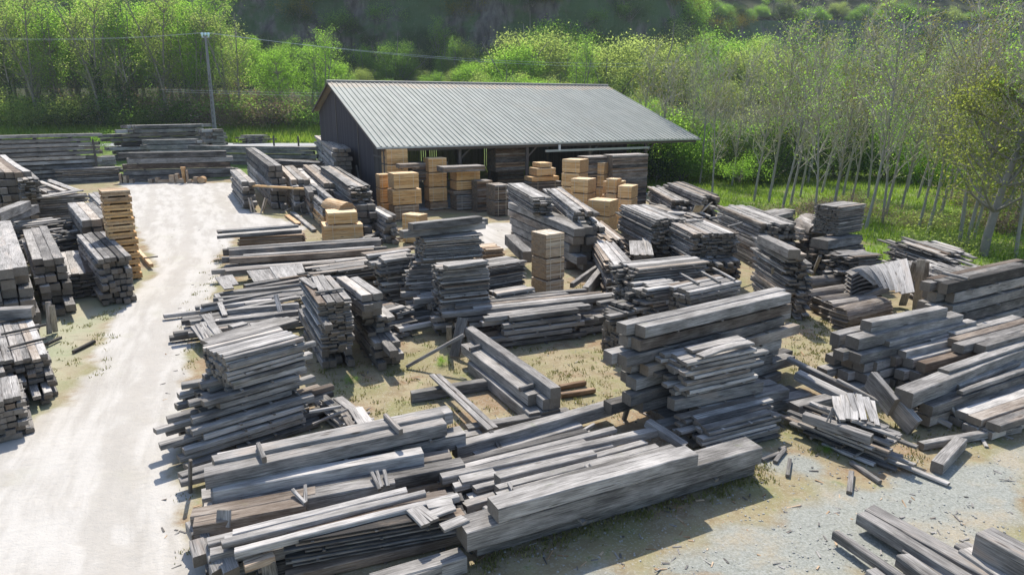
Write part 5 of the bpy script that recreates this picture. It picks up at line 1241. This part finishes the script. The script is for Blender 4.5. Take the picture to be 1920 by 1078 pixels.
for (poly, n) in (([(590,700),(760,640),(1180,660),(1180,800),(900,860),(640,800)], 240), ([(340,560),(420,460),(400,700),(330,900),(300,980),(360,1060),(345,800)], 60), ([(1420,830),(1560,860),(1700,880),(1900,800),(1700,760),(1480,740)], 110), ([(1480,590),(1570,600),(1560,700),(1480,700)], 80), ([(880,1078),(1450,900),(1440,860),(900,1040)], 160), ([(1480,500),(1560,520),(1530,570),(1490,560)], 60), ([(1080,500),(1160,500),(1160,560),(1060,560)], 50), ([(60,620),(240,560),(200,700),(60,800)], 50)):
    w = W2(poly); bx = [p[0] for p in w]; by = [p[1] for p in w]; k = 0
    while k < n:
        x, y = random.uniform(min(bx), max(bx)), random.uniform(min(by), max(by))
        if poly_sdf(np.array([x]), np.array([y]), w)[0] < 0: YG += [(x+random.gauss(0, .09), y+random.gauss(0, .09), 0) for _ in range(random.randint(6, 22))]; k += 1
blades('yard_weeds', np.array(YG), .07, L_WEED, 'tufts of weeds and grass on the bare yard', .014)
p = U(828, 684); plant('weed_plant', 'shrub', 41, L_BRIGHT, (p.x, p.y, 0), .17, 'upright green weed under the leaning stick', 'weed', sx=.6)
p = U(660, 716); plant('weed_plant', 'shrub', 42, L_BRIGHT, (p.x, p.y, 0), .1, 'green weed by the foot of the stepped pillar', 'weed')
p = U(1548, 846); plant('weed_plant', 'shrub', 41, L_BRIGHT, (p.x, p.y, 0), .08, 'small green weed before the scrap heap', 'weed')
p = U(1690, 742); plant('weed_plant', 'shrub', 42, L_BRIGHT, (p.x, p.y, 0), .1, 'small green weed under the thick pair beams', 'weed')
# splinters and stones strewn over the yard
wbs = WB()
for i in range(800):
    px, py = random.uniform(300, 1900), random.uniform(430, 1070); p = U(px, py)
    an = random.uniform(0, 6.28); L = random.uniform(.02, .09)*(1 if random.random() < .9 else 2.5)
    wbs.box((p.x, p.y, .012), (L, random.uniform(.006, .018), .006), random.uniform(.3, .7), 0 if random.random() < .7 else .4, Matrix.Rotation(an, 3, 'Z') @ Matrix.Rotation(random.gauss(0, .1), 3, 'Y'))
o = wbs.build('wood_litter'); o['kind'] = 'stuff'; o['label'] = 'splinters and bark chips strewn over the yard'
m = MB()
for i in range(2200):
    px, py = random.uniform(900, 1920), random.uniform(800, 1078) if i % 3 else random.uniform(600, 900); p = U(px, py); r = random.uniform(.006, .018)
    m.box((p.x, p.y, r*.4), (r, r*random.uniform(.5, 1), r*.6), Matrix.Rotation(random.uniform(0, 3), 3, 'Z') @ Matrix.Rotation(random.uniform(-.5, .5), 3, 'X'))
o = m.build('loose_gravel', mat_plain('pale_stone', (.32, .315, .29), .9, .3, 1.3)); o['kind'] = 'stuff'; o['label'] = 'loose pale stones on the gravel'
# ------------------------------------------------------------------ light
EL = R(51); sv = Vector((-.14, .99, 0)).normalized()*math.cos(EL) + Vector((0, 0, math.sin(EL)))
sun = bpy.data.lights.new('sun', 'SUN'); sun.energy = 4.2; sun.angle = R(.53); sun.color = (1, .94, .84)
so = bpy.data.objects.new('sun', sun); COL.objects.link(so); so.rotation_euler = sv.to_track_quat('Z', 'Y').to_euler()
wd = bpy.data.worlds.new('World'); SC.world = wd; wd.use_nodes = True; nt = wd.node_tree
bg = nt.nodes['Background']; sky = nt.nodes.new('ShaderNodeTexSky'); sky.sky_type = 'NISHITA'; sky.sun_disc = False
sky.sun_elevation = EL; sky.sun_rotation = math.atan2(sv.x, sv.y); nt.links.new(sky.outputs[0], bg.inputs[0]); bg.inputs[1].default_value = .15
SC.view_settings.view_transform = 'Standard'; SC.view_settings.look = 'None'; SC.view_settings.exposure = .72; SC.view_settings.gamma = 1
SC.cycles.max_bounces = 6; SC.cycles.diffuse_bounces = 4; SC.cycles.transmission_bounces = 3; SC.cycles.use_denoising = True

# ------------------------------------------------------------------ air
hz = MB(); hz.box((30, 300, 60), (800, 420, 75)); ho = None
t = NT('thin_haze'); pv_ = t.t.nodes.new('ShaderNodeVolumePrincipled'); pv_.inputs['Color'].default_value = (.82, .9, 1, 1); pv_.inputs['Density'].default_value = .0002; pv_.inputs['Anisotropy'].default_value = .2
t.link(pv_.outputs[0], t.out.inputs['Volume'])
ho = hz.build('haze', t.m); ho['kind'] = 'stuff'; ho['label'] = 'thin bluish air haze over the valley'
